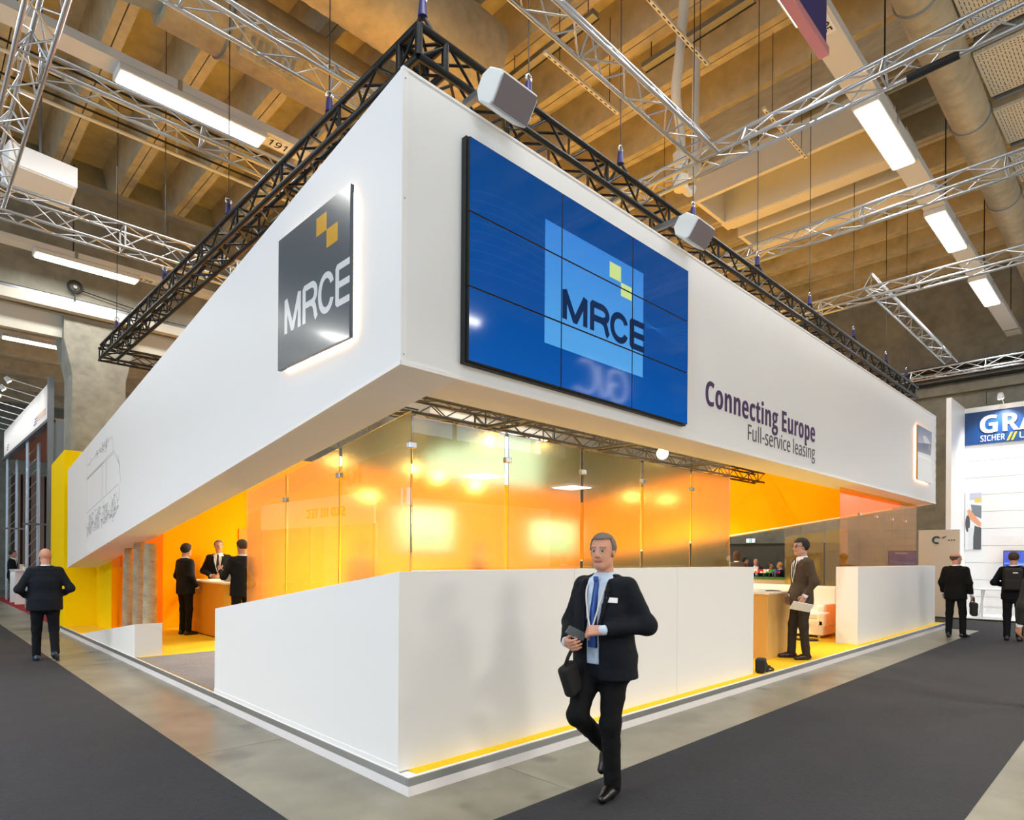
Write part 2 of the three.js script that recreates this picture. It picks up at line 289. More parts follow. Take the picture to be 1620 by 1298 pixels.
{
  const d1 = ductRun('large round ceiling duct with an oval air outlet', V(0.1, 9.45, -6.05), V(7, 9.45, -6.05), 0.5, 3.1);
  const e = part(d1, 'end_cap', new THREE.CylinderGeometry(0.5, 0.36, 0.9, 30), mat('#aab6b8', 0.5, 0.3)); e.rotation.z = Math.PI / 2; e.position.set(-0.35, 9.45, -6.05);
  const out = part(d1, 'air_outlet', rbox(0.9, 0.06, 0.4, 0.03, 4), M.duct, [1.5, 9.05, -5.72], [-0.85, 0, 0]);
  for (let k = 0; k < 7; k++) part(out, 'slot', box(0.05, 0.02, 0.22), M.steel, [-0.3 + k * 0.1, -0.03, 0]);
  ductRun('wide round ceiling duct behind the truss corner', V(0.3, 9.5, -4.1), V(4.2, 9.5, -4.1), 0.62, 3.4);
  ductRun('round ceiling duct beside the perforated panels', V(-10, 8.85, 1.35), V(20.6, 8.85, 1.35), 0.27, 3.2);
  const perf = canvasTexture(512, 512, (c, w, h) => { c.fillStyle = '#d9d0bb'; c.fillRect(0, 0, w, h); c.fillStyle = '#5a4c38'; for (let j = 0; j < 16; j++) { for (let i = 0; i < 7; i++) c.fillRect(90 + i * 48 + (j % 2) * 18, 12 + j * 31, 34, 7); for (let i = 0; i < 3; i++) { c.fillRect(14 + i * 24 + (j % 2) * 8, 8 + j * 31, 11, 12); c.fillRect(438 + i * 24 - (j % 2) * 8, 8 + j * 31, 11, 12); } } });
  const pm = new THREE.MeshStandardMaterial({ map: perf, roughness: 0.7 });
  const run = thing('perforated_baffle', 'row of perforated metal ceiling panels beside the duct', 'ceiling panel');
  for (let k = 0; k < 14; k++) { const x = -2 + k * 1.6; part(run, 'panel', box(1.42, 0.05, 0.68), pm, [x, 8.9 + 0.02, 1.98], [0, 0, 0.1]); part(run, 'bracket', box(0.06, 0.12, 0.62), M.steel, [x + 0.78, 8.98, 1.98]); }
  // ventilation troughs across the hall
  for (const [x, l] of [[9.12, 'wide ventilation trough with a deep open mouth'], [11.05, 'narrow ventilation trough with a deep open mouth']]) {
    const w = x < 10 ? 1.05 : 0.62, t = thing('ventilation_trough', l, 'ventilation', [x, 8.85, -1.45]);
    part(t, 'side_beam', rbox(0.09, 0.9, 3.3, 0.01), M.pipe, [0, 0.44, 0]); part(t, 'side_beam', rbox(0.09, 0.9, 3.3, 0.01), M.pipe, [w + 0.1, 0.44, 0]);
    part(t, 'end_beam', rbox(w, 0.9, 0.08, 0.01), M.pipe, [w / 2 + 0.05, 0.44, -1.6]); part(t, 'end_beam', rbox(w, 0.9, 0.08, 0.01), M.pipe, [w / 2 + 0.05, 0.44, 1.6]);
    part(t, 'mouth_lining', box(w, 0.02, 3.2), M.pipe, [w / 2 + 0.05, 0.86, 0]);
    part(t, 'lower_flange', box(0.3, 0.03, 3.3), M.pipe, [w + 0.22, -0.01, 0]); part(t, 'lower_flange', box(0.22, 0.03, 3.3), M.pipe, [w + 0.5, 0.1, 0]);
    for (const z of [-1.2, 1.2]) rod(t, 'hanger', V(w / 2, 0.87, z), V(w / 2, RIB - 8.85, z), 0.012, M.wire);
  }
  for (const [x, z, l] of [[5.05, -3.4, 'first'], [6.46, -1.6, 'second'], [4.2, -0.4, 'third']]) { const o = thing('ceiling_batten', `grey slim ceiling batten, the ${l} along the hanging rails`, 'batten', [x, 9.85, z]); part(o, 'body', rbox(0.14, 0.09, 1.9, 0.01), M.steel); part(o, 'edge_strip', box(0.02, 0.02, 1.9), M.black, [0.07, -0.045, 0]); for (const q of [-0.8, 0.8]) rod(o, 'hanger', V(0, 0, q), V(0, RIB - 9.85, q), 0.008, M.wire); }
  for (const [x0, z, l] of [[4.1, -2.6, 'short'], [4.2, -1.08, 'long'], [7.4, -0.9, 'third']]) { const o = thing('slotted_rail', `${l} slotted mounting rail hanging from the ceiling`, 'rail', [x0, 8.8, z]); part(o, 'rail', box(1.75, 0.04, 0.05), M.pipe, [0.85, 0, 0]); for (let k = 0; k < 14; k++) part(o, 'slot', box(0.06, 0.005, 0.014), M.black, [0.08 + k * 0.12, -0.021, 0]); for (const q of [0.3, 1.5]) rod(o, 'hanger', V(q, 0, 0), V(q, RIB - 8.8, 0), 0.006, M.wire); }
  const pp = thing('drain_pipe', 'cream drain pipes with elbows hanging by the silver truss', 'pipe');
  part(pp, 'pipe', tubeGeo([V(5.5, 9.8, -1.2), V(5.6, 8.9, -1.35), V(5.75, 8.5, -1.5), V(6.05, 8.2, -1.6), V(6.15, 7.6, -1.65)], 0.07, 40, 14), M.pipe);
  part(pp, 'pipe', tubeGeo([V(6.7, 9.8, -1.7), V(6.75, 8.4, -1.75), V(6.78, 7.75, -1.78)], 0.06, 30, 14), M.pipe);
  for (const [x, y, z] of [[6.15, 7.75, -1.65], [6.78, 7.9, -1.78], [6.15, 7.4, -1.65]]) part(pp, 'coupling', new THREE.CylinderGeometry(0.12, 0.1, 0.2, 20), M.pipe, [x, y, z]);
  part(pp, 'elbow', new THREE.TorusGeometry(0.14, 0.06, 12, 20, Math.PI), M.pipe, [6.45, 7.55, -1.7], [0, 0, Math.PI]);
  for (const [z, l] of [[-2.7, 'lower'], [-3.6, 'upper']]) { const o = thing('sprinkler_pipe', `thin ${l} sprinkler pipe across the ribs by the far duct`, 'pipe'); rod(o, 'pipe', V(-12, 9.6, z - 6.6), V(8, 9.6, z - 6.6), 0.035, M.pipe, true); rod(o, 'black_cable', V(-12, 9.7, z - 6.5), V(8, 9.7, z - 6.5), 0.02, M.black); for (let x = -11; x < 8; x += 2.5) rod(o, 'drop', V(x, 9.6, z - 6.6), V(x, RIB, z - 6.6), 0.02, M.pipe); }
  const tray = thing('cable_tray', 'perforated cable tray along the concrete upper wall', 'cable tray'); part(tray, 'tray', box(24, 0.08, 0.22), M.alu2, [2, 9.5, -12.6]); for (let k = 0; k < 10; k++) rod(tray, 'hanger', V(-9 + k * 2.5, 9.5, -12.6), V(-9 + k * 2.5, RIB, -12.6), 0.02, M.pipe);
  // floodlight box at the silver trusses
  const fb = thing('floodlight_box', 'white angular floodlight box beside the ladder-like truss', 'floodlight', [-0.95, 7.0, -8.2], 0.12);
  part(fb, 'body', slabX([[-0.2, 0], [0.2, 0.22], [0.2, 0.52], [-0.2, 0.52]], -0.42, 0.42), M.trim); part(fb, 'lens', box(0.76, 0.02, 0.42), M.lampBody, [0, 0.1, 0], [-0.5, 0, 0]); rod(fb, 'yoke', V(0, 0.5, 0), V(0, RIB - 7, 0), 0.02, M.steel);
  // pulley on the crane rail
  const pu = thing('pulley_wheel', 'dark pulley wheel hanging on the crane rail girder', 'pulley', [0.5, 7.86, HZ0 + 0.12]); part(pu, 'wheel', new THREE.TorusGeometry(0.13, 0.03, 10, 24), M.black); part(pu, 'hub', new THREE.CylinderGeometry(0.04, 0.04, 0.06, 12), M.steel, [0, 0, 0], [Math.PI / 2, 0, 0]); part(pu, 'arm', box(0.03, 0.3, 0.03), M.black, [0, -0.18, 0]); rod(pu, 'rope', V(0.1, -0.05, 0), V(1.9, -0.26, 0.02), 0.012, M.rubber);
  // hanging banner of the neighbour
  const bn = thing('hanging_banner', 'violet hanging banner with a pink lower edge above the aisle', 'banner', [0, 0, 1.05]);
  part(bn, 'panel', rbox(1.9, 1.6, 0.05, 0.01), mat('#2d2a72', 0.6), [3.5, 7.75, 0]); part(bn, 'edge_band', rbox(1.92, 0.09, 0.1, 0.01), mat('#d98c90', 0.6), [3.5, 6.92, 0]); rod(bn, 'wire', V(2.8, 8.5, 0), V(2.8, RIB, 0), 0.006, M.wire); rod(bn, 'wire', V(4.2, 8.5, 0), V(4.2, RIB, 0), 0.006, M.wire);
}

// ------------------------------------------------------------------ the stand: platform, parapets, fascia
const X0 = 0.01, Z0 = -0.14, XE = 15.06, ZE = -11.85, P = 0.13;      // outer faces of the fascia, platform height
const slope = 0.1432;
const topAt = (z) => 5.0 - slope * Math.max(0, Z0 - z), botAt = (z) => 2.95 - 0.1366 * Math.max(0, Z0 - z);
{
  const pf = thing('platform', 'raised stand platform with white and aluminium plinth edge', 'platform');
  part(pf, 'plinth', span(0, 15.4, 0, 0.068, -13.9, 0), M.plinth);
  part(pf, 'edge_profile', span(0, 15.4, 0.07, 0.124, -0.03, 0), M.aluminium);
  part(pf, 'edge_profile', span(0, 0.03, 0.07, 0.124, -13.9, -0.03), M.alu2);
  part(pf, 'edge_profile', span(15.37, 15.4, 0.07, 0.124, -13.9, -0.03), M.aluminium);
  part(pf, 'top_lip', span(0, 15.4, 0.124, 0.132, -0.022, 0), M.trim); part(pf, 'top_lip', span(0, 0.012, 0.124, 0.132, -13.9, -0.022), M.trim);
  part(pf, 'deck', span(0.03, 15.37, 0.068, 0.12, -13.9, -0.03), M.whiteMatt);
  part(pf, 'yellow_carpet', metres(span(0.012, 15.39, 0.12, P, -13.9, -6.76), 1.3), M.yellowCarpet);
  part(pf, 'yellow_carpet', metres(span(2.6, 15.39, 0.12, P, -6.76, -0.022), 1.3), M.yellowCarpet);
  part(pf, 'yellow_carpet', metres(span(0.1, 2.6, 0.12, P, -3.6, -0.022), 1.3), M.yellowCarpet);
  part(pf, 'grey_mat', metres(span(0.012, 2.6, 0.12, P, -6.76, -3.6), 1.3), M.greyMat);
  part(pf, 'sill_strip', span(0.012, 0.05, 0.12, P + 0.004, -6.8, -3.6), mat('#8d7a58', 0.6));
}
const PT = 0.36;
function parapet(label, build) { const o = thing('parapet', label, 'parapet'); build(o); return o; }
parapet('long white parapet wall below the frosted glass beside the walking man', (o) => {
  for (const [a, b] of [[X0 + PT, 1.88], [1.884, 3.62], [3.624, 5.48]]) part(o, 'panel', span(a, b, P, 1.515, Z0 - PT, Z0), M.whiteMatt);
  part(o, 'seam', span(1.88, 1.884, P, 1.51, Z0 - 0.1, Z0 - 0.004), M.steel); part(o, 'seam', span(3.62, 3.624, P, 1.51, Z0 - 0.1, Z0 - 0.004), M.steel);
});
parapet('white parapet wall with a falling top beside the grey entrance mat', (o) => {
  part(o, 'panel', slabX([[Z0, P], [Z0, 1.515], [-3.63, 1.04], [-3.63, P]], X0, X0 + PT), M.whiteMatt);
  part(o, 'foot_strip', span(X0 - 0.006, X0, P, P + 0.04, -3.63, Z0), M.trim);
});
parapet('low wedge-shaped white parapet before the paper tubes', (o) => part(o, 'panel', slabX([[-6.82, P], [-6.82, 0.61], [-10.5, 0.135], [-10.5, P]], X0, X0 + PT), M.whiteMatt));
parapet('white parapet wall below the amber glass by the end of the stand', (o) => part(o, 'panel', span(9.56, XE, P, 1.49, Z0 - PT, Z0), M.whiteMatt));

const fascia = thing('fascia', 'large white hanging fascia around the stand with tapering side', 'fascia');
const facOuter = M.white, innerOrange = M.orange;
part(fascia, 'outer_panel', slabX([[Z0, botAt(Z0)], [Z0, topAt(Z0)], [-10.098, topAt(-10.098)], [-10.098, botAt(-10.098)]], X0, X0 + 0.04), facOuter);
part(fascia, 'outer_panel', slabX([[-10.102, botAt(-10.102)], [-10.102, topAt(-10.102)], [ZE, topAt(ZE)], [ZE, botAt(ZE)]], X0, X0 + 0.04), facOuter);
part(fascia, 'outer_panel', span(X0 + 0.04, XE, 2.95, 5.0, Z0 - 0.04, Z0), facOuter);
part(fascia, 'corner_profile', span(X0 + 0.002, X0 + 0.045, 2.95, 5.0, Z0, Z0 + 0.003), M.trim);
for (const y of [3.02, 4.1, 4.93]) part(fascia, 'screw', new THREE.CylinderGeometry(0.005, 0.005, 0.004, 8), M.steel, [X0 + 0.022, y, Z0 + 0.004], [Math.PI / 2, 0, 0]);
const FI = 0.53, FZ = -0.73;                          // inner faces
part(fascia, 'soffit', span(FI, XE, 2.95, 2.99, FZ, Z0 - 0.04), M.whiteMatt);
part(fascia, 'soffit', slabX([[Z0 - 0.04, botAt(Z0 - 0.04)], [Z0 - 0.04, 2.99], [ZE, botAt(ZE) + 0.04], [ZE, botAt(ZE)]], X0 + 0.04, FI), M.whiteMatt);
part(fascia, 'soffit', slabX([[FZ, botAt(FZ)], [FZ, botAt(FZ) + 0.04], [ZE, botAt(ZE) + 0.04], [ZE, botAt(ZE)]], XE - 0.52, XE - 0.04), M.whiteMatt);
part(fascia, 'inner_panel', span(FI, XE - 0.52, 2.99, 5.0, FZ - 0.04, FZ), M.whiteMatt);
part(fascia, 'inner_panel', slabX([[Z0 - 0.04, 2.95], [Z0 - 0.04, 4.98], [ZE, topAt(ZE)], [ZE, botAt(ZE)]], FI, FI + 0.01), M.whiteMatt);
part(fascia, 'inner_panel', slabX([[FZ, botAt(FZ)], [FZ, topAt(FZ)], [ZE, topAt(ZE)], [ZE, botAt(ZE)]], XE - 0.56, XE - 0.52), innerOrange);
part(fascia, 'outer_panel', slabX([[Z0, 2.95], [Z0, 5.0], [ZE, topAt(ZE)], [ZE, botAt(ZE)]], XE - 0.04, XE), facOuter);
part(fascia, 'end_panel', span(X0 + 0.04, FI - 0.04, botAt(ZE), topAt(ZE), ZE, ZE + 0.04), facOuter);
part(fascia, 'bottom_profile', span(X0 + 0.002, XE, 2.944, 2.975, Z0, Z0 + 0.006), M.trim);
part(fascia, 'bottom_profile', slabX([[Z0, botAt(Z0) - 0.006], [Z0, botAt(Z0) + 0.025], [ZE, botAt(ZE) + 0.025], [ZE, botAt(ZE) - 0.006]], X0 - 0.006, X0), M.trim);
part(fascia, 'top_profile', span(X0 + 0.002, XE, 4.99, 5.01, Z0 - 0.03, Z0 + 0.004), M.trim);
part(fascia, 'inner_trim', slabX([[-0.9, botAt(-0.9) - 0.03], [-0.9, botAt(-0.9)], [ZE, botAt(ZE)], [ZE, botAt(ZE) - 0.03]], XE - 0.57, XE - 0.52), M.trim);
// lettering on the video wall facade
{
  const a = onZ(1116, 640, Z0), b = onZ(1289, 689, Z0), c = onZ(1183, 696, Z0), d = onZ(1289, 722, Z0);
  part(fascia, 'lettering', letters('Connecting Europe', fontBold, 0.285, b.x - a.x, 0.004), mat('#46285a', 0.6), [a.x, a.y, Z0 + 0.001]);
  part(fascia, 'lettering', letters('Full-service leasing', fontRegular, 0.2, d.x - c.x, 0.003), mat('#55535c', 0.6), [c.x, c.y, Z0 + 0.001]);
  // line drawing of a locomotive on the tapering side
  const sk = canvasTexture(1024, 700, (g, w, h) => {
    g.clearRect(0, 0, w, h); g.strokeStyle = 'rgba(70,85,105,0.8)'; g.lineWidth = 2; let q = 7; const R = () => (q = (q * 16807) % 2147483647) / 2147483647;
    const L = (...p) => { g.beginPath(); g.moveTo(p[0], p[1]); for (let i = 2; i < p.length; i += 2) g.lineTo(p[i], p[i + 1]); g.stroke(); };
    L(0, 200, 760, 205, 900, 330, 930, 430, 900, 560); L(0, 214, 755, 218); L(0, 470, 880, 455); L(760, 205, 720, 90); L(0, 110, 720, 96);
    for (const x of [450, 480, 560, 580]) L(x, 230, x, 450); L(450, 230, 480, 230); L(560, 225, 580, 225); L(840, 250, 905, 340, 890, 400); L(870, 270, 915, 350);
    g.lineWidth = 3; L(0, 210, 500, 212);
    g.lineWidth = 2; for (let i = 0; i < 26; i++) { const x = 80 + R() * 520, y = 60 + R() * 60; g.strokeRect(x, y, 8 + R() * 30, 6 + R() * 30); }
    for (const x of [120, 330, 560, 760]) for (let r = 12; r < 64; r += 12) { g.beginPath(); g.arc(x, 590, r, 0, 6.3); g.stroke(); }
    for (let i = 0; i < 180; i++) { const x = R() * 880, y = 500 + R() * 150; if (R() < 0.5) g.strokeRect(x, y, 6 + R() * 34, 4 + R() * 22); else L(x, y, x + R() * 60 - 30, y + R() * 40 - 20); }
  });
  const zc = -10.08, zd = -7.45, hh = 1.62, g = new THREE.BufferGeometry();
  const q = [[zc, topAt(zc) - 1.76, 0, 0], [zd, topAt(zd) - 1.76, 1, 0], [zd, topAt(zd) - 0.1, 1, 1], [zc, topAt(zc) - 0.1, 0, 1]];
  g.setAttribute('position', new THREE.Float32BufferAttribute([0, 1, 2, 0, 2, 3].flatMap((i) => [X0 - 0.0015, q[i][1], q[i][0]]), 3)); g.setAttribute('uv', new THREE.Float32BufferAttribute([0, 1, 2, 0, 2, 3].flatMap((i) => [q[i][2], q[i][3]]), 2)); g.computeVertexNormals();
  const o = part(fascia, 'locomotive_drawing', g, new THREE.MeshStandardMaterial({ map: sk, transparent: true, roughness: 0.6, side: THREE.DoubleSide })); o.userData.label = 'thin line drawing of a locomotive printed on the white panel';
}
// logo strokes as in the photograph: thin capitals
function drawLogo(g, x, y, w, h, ink, lw) {
  g.strokeStyle = ink; g.lineWidth = lw; g.lineJoin = 'bevel'; g.lineCap = 'butt';
  const P2 = (...p) => { g.beginPath(); g.moveTo(x + p[0] * w, y + p[1] * h); for (let i = 2; i < p.length; i += 2) g.lineTo(x + p[i] * w, y + p[i + 1] * h); g.stroke(); };
  P2(0.02, 1, 0.02, 0.02, 0.135, 0.96, 0.25, 0.02, 0.25, 1);
  g.beginPath(); g.moveTo(x + 0.33 * w, y + h); g.lineTo(x + 0.33 * w, y + 0.04 * h); g.lineTo(x + 0.44 * w, y + 0.04 * h); g.bezierCurveTo(x + 0.54 * w, y + 0.04 * h, x + 0.54 * w, y + 0.52 * h, x + 0.44 * w, y + 0.52 * h); g.lineTo(x + 0.33 * w, y + 0.52 * h); g.moveTo(x + 0.43 * w, y + 0.52 * h); g.bezierCurveTo(x + 0.52 * w, y + 0.56 * h, x + 0.49 * w, y + 0.85 * h, x + 0.53 * w, y + h); g.stroke();
  g.beginPath(); g.moveTo(x + 0.755 * w, y + 0.3 * h); g.bezierCurveTo(x + 0.73 * w, y - 0.08 * h, x + 0.58 * w, y - 0.06 * h, x + 0.575 * w, y + 0.5 * h); g.bezierCurveTo(x + 0.58 * w, y + 1.06 * h, x + 0.73 * w, y + 1.08 * h, x + 0.755 * w, y + 0.7 * h); g.stroke();
  P2(1.0, 0.04, 0.83, 0.04, 0.83, 0.96, 1.0, 0.96); P2(0.83, 0.5, 1.0, 0.5);
}
{
  // dark backlit logo panel on the tapering side
  const z1 = -0.722, z2 = -1.955, y1 = 3.26, y2 = 4.412, W = z1 - z2, H = y2 - y1;
  const lp = thing('logo_panel', 'square dark grey backlit panel with yellow squares and letters MRCE', 'sign', [X0 - 0.065, (y1 + y2) / 2, (z1 + z2) / 2]);
  const tex = canvasTexture(1024, 1024, (g) => { g.fillStyle = '#57616b'; g.fillRect(0, 0, 1024, 1024); g.fillStyle = '#d9a62c'; g.fillRect(584, 62, 141, 130); g.fillRect(725, 192, 145, 130); drawLogo(g, 112, 500, 912, 268, '#e6ebee', 46); });
  const face = new THREE.PlaneGeometry(W, H); face.rotateY(-Math.PI / 2);
  part(lp, 'board', box(0.03, H, W), mat('#4a545e', 0.3), [0.018, 0, 0]);
  const f = part(lp, 'printed_face', face, new THREE.MeshPhysicalMaterial({ map: tex, roughness: 0.22, clearcoat: 0.6, clearcoatRoughness: 0.1 }), [0.001, 0, 0]); f.userData.label = 'glossy grey face with two yellow squares and white MRCE letters';
  for (const [a, b, c, d] of [[0.02, 0.02, W - 0.1, 1], [0.02, 0.02, W - 0.1, -1]]) { const o = part(lp, 'led_strip', box(0.016, 0.014, c), M.haloGlow, [0.043, d * (H / 2 - 0.035), 0]); }
  for (const d of [1, -1]) part(lp, 'led_strip', box(0.016, H - 0.1, 0.014), M.haloGlow, [0.043, 0, d * (W / 2 - 0.035)]);
  for (const [dy, dz, w, h] of [[H / 2 - 0.035, 0, W - 0.1, 0.02], [-(H / 2 - 0.035), 0, W - 0.1, 0.02], [0, W / 2 - 0.035, 0.02, H - 0.1], [0, -(W / 2 - 0.035), 0.02, H - 0.1]]) { const L = new THREE.RectAreaLight(0xffffff, 110, w, h); L.color.setRGB(1, 0.68, 0.42); L.position.set(X0 - 0.012, (y1 + y2) / 2 + dy, (z1 + z2) / 2 + dz); L.rotation.y = -Math.PI / 2; scene.add(L); }
  for (const [a, b] of [[1, 1], [1, -1], [-1, 1], [-1, -1]]) part(lp, 'spacer', new THREE.CylinderGeometry(0.012, 0.012, 0.035, 10), M.steel, [0.048, a * (H / 2 - 0.15), b * (W / 2 - 0.15)], [0, 0, Math.PI / 2]);
}
{
  // small backlit picture at the far end of the long facade
  const x1 = 13.15, x2 = 14.34, y1 = 3.35, y2 = 4.52, W = x2 - x1, H = y2 - y1;
  const lp = thing('picture_panel', 'square backlit picture of blue sky and train roof by the fascia end', 'picture', [(x1 + x2) / 2, (y1 + y2) / 2, Z0 + 0.065]);
  const tex = canvasTexture(512, 512, (g) => { const s = g.createLinearGradient(0, 0, 0, 240); s.addColorStop(0, '#8d97ad'); s.addColorStop(1, '#e4e9f2'); g.fillStyle = s; g.fillRect(0, 0, 512, 512); g.fillStyle = '#eef1f6'; g.beginPath(); g.ellipse(330, 120, 150, 40, 0.2, 0, 7); g.fill(); g.fillStyle = '#3e4a68'; g.beginPath(); g.moveTo(0, 170); g.lineTo(480, 120); g.lineTo(470, 235); g.lineTo(0, 250); g.fill(); g.fillStyle = '#d98a3c'; g.fillRect(400, 130, 36, 60); g.fillStyle = '#e9ecef'; g.fillRect(0, 250, 512, 262); g.fillStyle = '#fbfbfb'; g.fillRect(30, 270, 440, 26); });
  part(lp, 'board', box(W, H, 0.03), mat('#c2763a', 0.5), [0, 0, -0.018]); part(lp, 'printed_face', new THREE.PlaneGeometry(W, H), new THREE.MeshStandardMaterial({ map: tex, roughness: 0.35 }));
  for (const d of [1, -1]) { part(lp, 'led_strip', box(W - 0.1, 0.014, 0.016), M.haloGlow, [0, d * (H / 2 - 0.035), -0.043]); part(lp, 'led_strip', box(0.014, H - 0.1, 0.016), M.haloGlow, [d * (W / 2 - 0.035), 0, -0.043]); }
  for (const [dx, dy, w, h] of [[0, H / 2 - 0.035, W - 0.1, 0.02], [0, -(H / 2 - 0.035), W - 0.1, 0.02], [W / 2 - 0.035, 0, 0.02, H - 0.1], [-(W / 2 - 0.035), 0, 0.02, H - 0.1]]) { const L = new THREE.RectAreaLight(0xffffff, 90, w, h); L.color.setRGB(1, 0.62, 0.34); L.position.set((x1 + x2) / 2 + dx, (y1 + y2) / 2 + dy, Z0 + 0.012); scene.add(L); }
}
{
  // video wall of nine screens
  const x1 = 0.547, x2 = 3.666, y1 = 3.072, y2 = 4.74, W = x2 - x1, H = y2 - y1;
  const vw = thing('video_wall', 'blue video wall of nine screens showing letters MRCE on pale square', 'video wall', [x1, y1, Z0]);
  const tex = canvasTexture(1620, 864, (g, w, h) => {
    const s = g.createLinearGradient(0, 0, 0, h); s.addColorStop(0, '#044a92'); s.addColorStop(0.6, '#0650a2'); s.addColorStop(1, '#0c5cb4'); g.fillStyle = s; g.fillRect(0, 0, w, h);
    g.globalAlpha = 0.16; g.strokeStyle = '#3d8fdc'; g.lineWidth = 5; for (let i = 0; i < 9; i++) { g.beginPath(); g.moveTo(-50, 520 - i * 36); g.bezierCurveTo(400, 420 - i * 50, 1000, 620 - i * 24, 1700, 240 + i * 30); g.stroke(); } g.globalAlpha = 1;
    const a = g.createLinearGradient(0, 150, 0, 700); a.addColorStop(0, '#3f8ee6'); a.addColorStop(1, '#5cb0f6'); g.fillStyle = a; g.fillRect(432, 157, 740, 532);
    g.fillStyle = '#d8ee9a'; g.fillRect(890, 188, 94, 76); g.fillRect(984, 264, 92, 60);
    drawLogo(g, 545, 422, 640, 134, '#0c2c58', 32);
  });
  part(vw, 'back_frame', box(W + 0.02, H + 0.02, 0.05), M.black, [W / 2, H / 2, 0.03]);
  const em = new THREE.MeshPhysicalMaterial({ color: 0x020305, roughness: 0.07, specularIntensity: 0.7, emissive: 0xffffff, emissiveMap: tex, emissiveIntensity: 0.85 });
  for (let j = 0; j < 3; j++) for (let i = 0; i < 3; i++) {
    const s = part(vw, 'screen', rbox(W / 3 - 0.004, H / 3 - 0.004, 0.03, 0.004, 1), M.black, [(i + 0.5) * W / 3, (j + 0.5) * H / 3, 0.068]);
    const g = new THREE.PlaneGeometry(W / 3 - 0.014, H / 3 - 0.014), uv = g.attributes.uv; for (let k = 0; k < 4; k++) uv.setXY(k, (i + uv.getX(k)) / 3, (j + uv.getY(k)) / 3); part(s, 'picture', g, em, [0, 0, 0.0155]);
  }
  const L = new THREE.RectAreaLight(0xffffff, 0.5, W, H); L.color.setRGB(0.1, 0.35, 1); L.position.set((x1 + x2) / 2, (y1 + y2) / 2, Z0 + 0.11); L.rotation.y = Math.PI; scene.add(L);
}
// loudspeakers hung before the truss, tilted down
function speaker(x, label) {
  const o = thing('loudspeaker', label, 'speaker', [x, 5.13, 0.02]);
  const s = new THREE.Shape([[-0.1, -0.05], [-0.04, -0.105], [0.1, -0.105], [0.12, -0.08], [0.12, 0.08], [0.1, 0.105], [-0.04, 0.105], [-0.1, 0.05]].map((p) => new THREE.Vector2(-p[0], p[1])));
  const g = new THREE.ExtrudeGeometry(s, { depth: 0.36, bevelEnabled: true, bevelSize: 0.012, bevelThickness: 0.012, bevelSegments: 2 }); g.rotateY(Math.PI / 2); g.translate(-0.18, 0, 0);
  const c = part(o, 'cabinet', g, mat('#dfe3e2', 0.55)); c.rotation.set(0.62, 0, 0);
  const f = part(c, 'grille', rbox(0.355, 0.205, 0.012, 0.005), withTex(mat('#8d8488', 0.8), clothTex), [0, 0, 0.133]); f.userData.label = 'grey speaker cloth';
  part(o, 'bracket', box(0.05, 0.05, 0.42), M.steel, [0, 0.19, -0.28]); part(o, 'bracket', box(0.05, 0.14, 0.03), M.steel, [0, 0.13, -0.08]);
  part(o, 'cable', tubeGeo([V(0.17, 0, 0), V(0.26, -0.06, -0.1), V(0.25, 0.04, -0.3)], 0.006, 20, 6), M.black);
}
speaker(0.84, 'white loudspeaker tilted down above the blue video wall'); speaker(3.62, 'white loudspeaker tilted down beyond the end of video wall');

// ------------------------------------------------------------------ glass screens with frosted yellow film
function paneSet(label, axis, c, cuts, bottomFn, topFn, filmFn, clampFn, filmMat, paneMat) {
  const o = thing('glass_screen', label, 'glass screen');
  for (let i = 0; i < cuts.length - 1; i++) {
    const a = cuts[i] + (i ? 0.006 : 0), b = cuts[i + 1] - 0.006;
    const poly = (e, t, q0, q1) => { const A = a + e, B = b - e, k = axis === 'x' ? 1 : -1; const pts = [[A, bottomFn(A)], [B, bottomFn(B)], [B, t(B)], [A, t(A)]]; return axis === 'x' ? slabZ(pts, q0, q1) : slabX(pts.map(([s, y]) => [-s, y]), q0, q1); };
    const sgn = axis === 'x' ? -1 : 1;                // inside direction
    const pane = part(o, 'pane', poly(0, topFn, c - 0.002, c + 0.002), paneMat || M.glass);
    if (filmMat) part(pane, 'frosted_film', poly(0.02, filmFn, sgn < 0 ? c - 0.016 : c + 0.008, sgn < 0 ? c - 0.008 : c + 0.016), filmMat);
  }
  if (clampFn) for (let i = 0; i < cuts.length; i++) { const y = clampFn(cuts[i]); if (y === null) continue; const g = rbox(0.075, 0.05, 0.05, 0.006); part(o, 'clamp', g, M.chrome, axis === 'x' ? [cuts[i], y, c] : [c, y, -cuts[i]], axis === 'x' ? undefined : [0, Math.PI / 2, 0]); }
  return o;
}
const CR = [0.54, 1.63, 2.74, 3.86, 4.98, 6.08];
paneSet('frosted yellow glass screen of five panes above the long parapet', 'x', -0.755, CR, () => P, () => 3.35, () => 2.775, (x) => (x > 5.5 ? null : 2.53), M.frost);
const CLg = [0.765, 1.93, 3.08, 4.16];
paneSet('frosted yellow glass screen of three panes behind the falling parapet', 'z', 0.545, CLg, () => P, (s) => botAt(-s) + 0.3, (s) => 2.86 - 0.1415 * (s - 0.5) + 0.0, (s) => (s < 1 || s > 4 ? null : 2.66 - 0.1415 * s), M.frost);
paneSet('amber glass pane behind the paper tubes', 'z', 0.545, [7.45, 9.1, 10.73], () => P, (s) => botAt(-s) + 0.02, null, null, null, M.amber);
paneSet('row of amber glass panes behind the far parapet', 'x', -0.515, [9.78, 10.86, 11.9, 13.0, 14.02, 15.0], () => P, () => 2.94, null, (x) => (x > 14.8 || x < 10 ? null : 2.5), null, M.amber);
paneSet('frosted yellow partition of two panes at the open end', 'z', 14.6, [1.9, 2.47, 3.49], () => P, (s) => botAt(-s), (s) => 2.68 - 0.135 * s, null, M.frost);

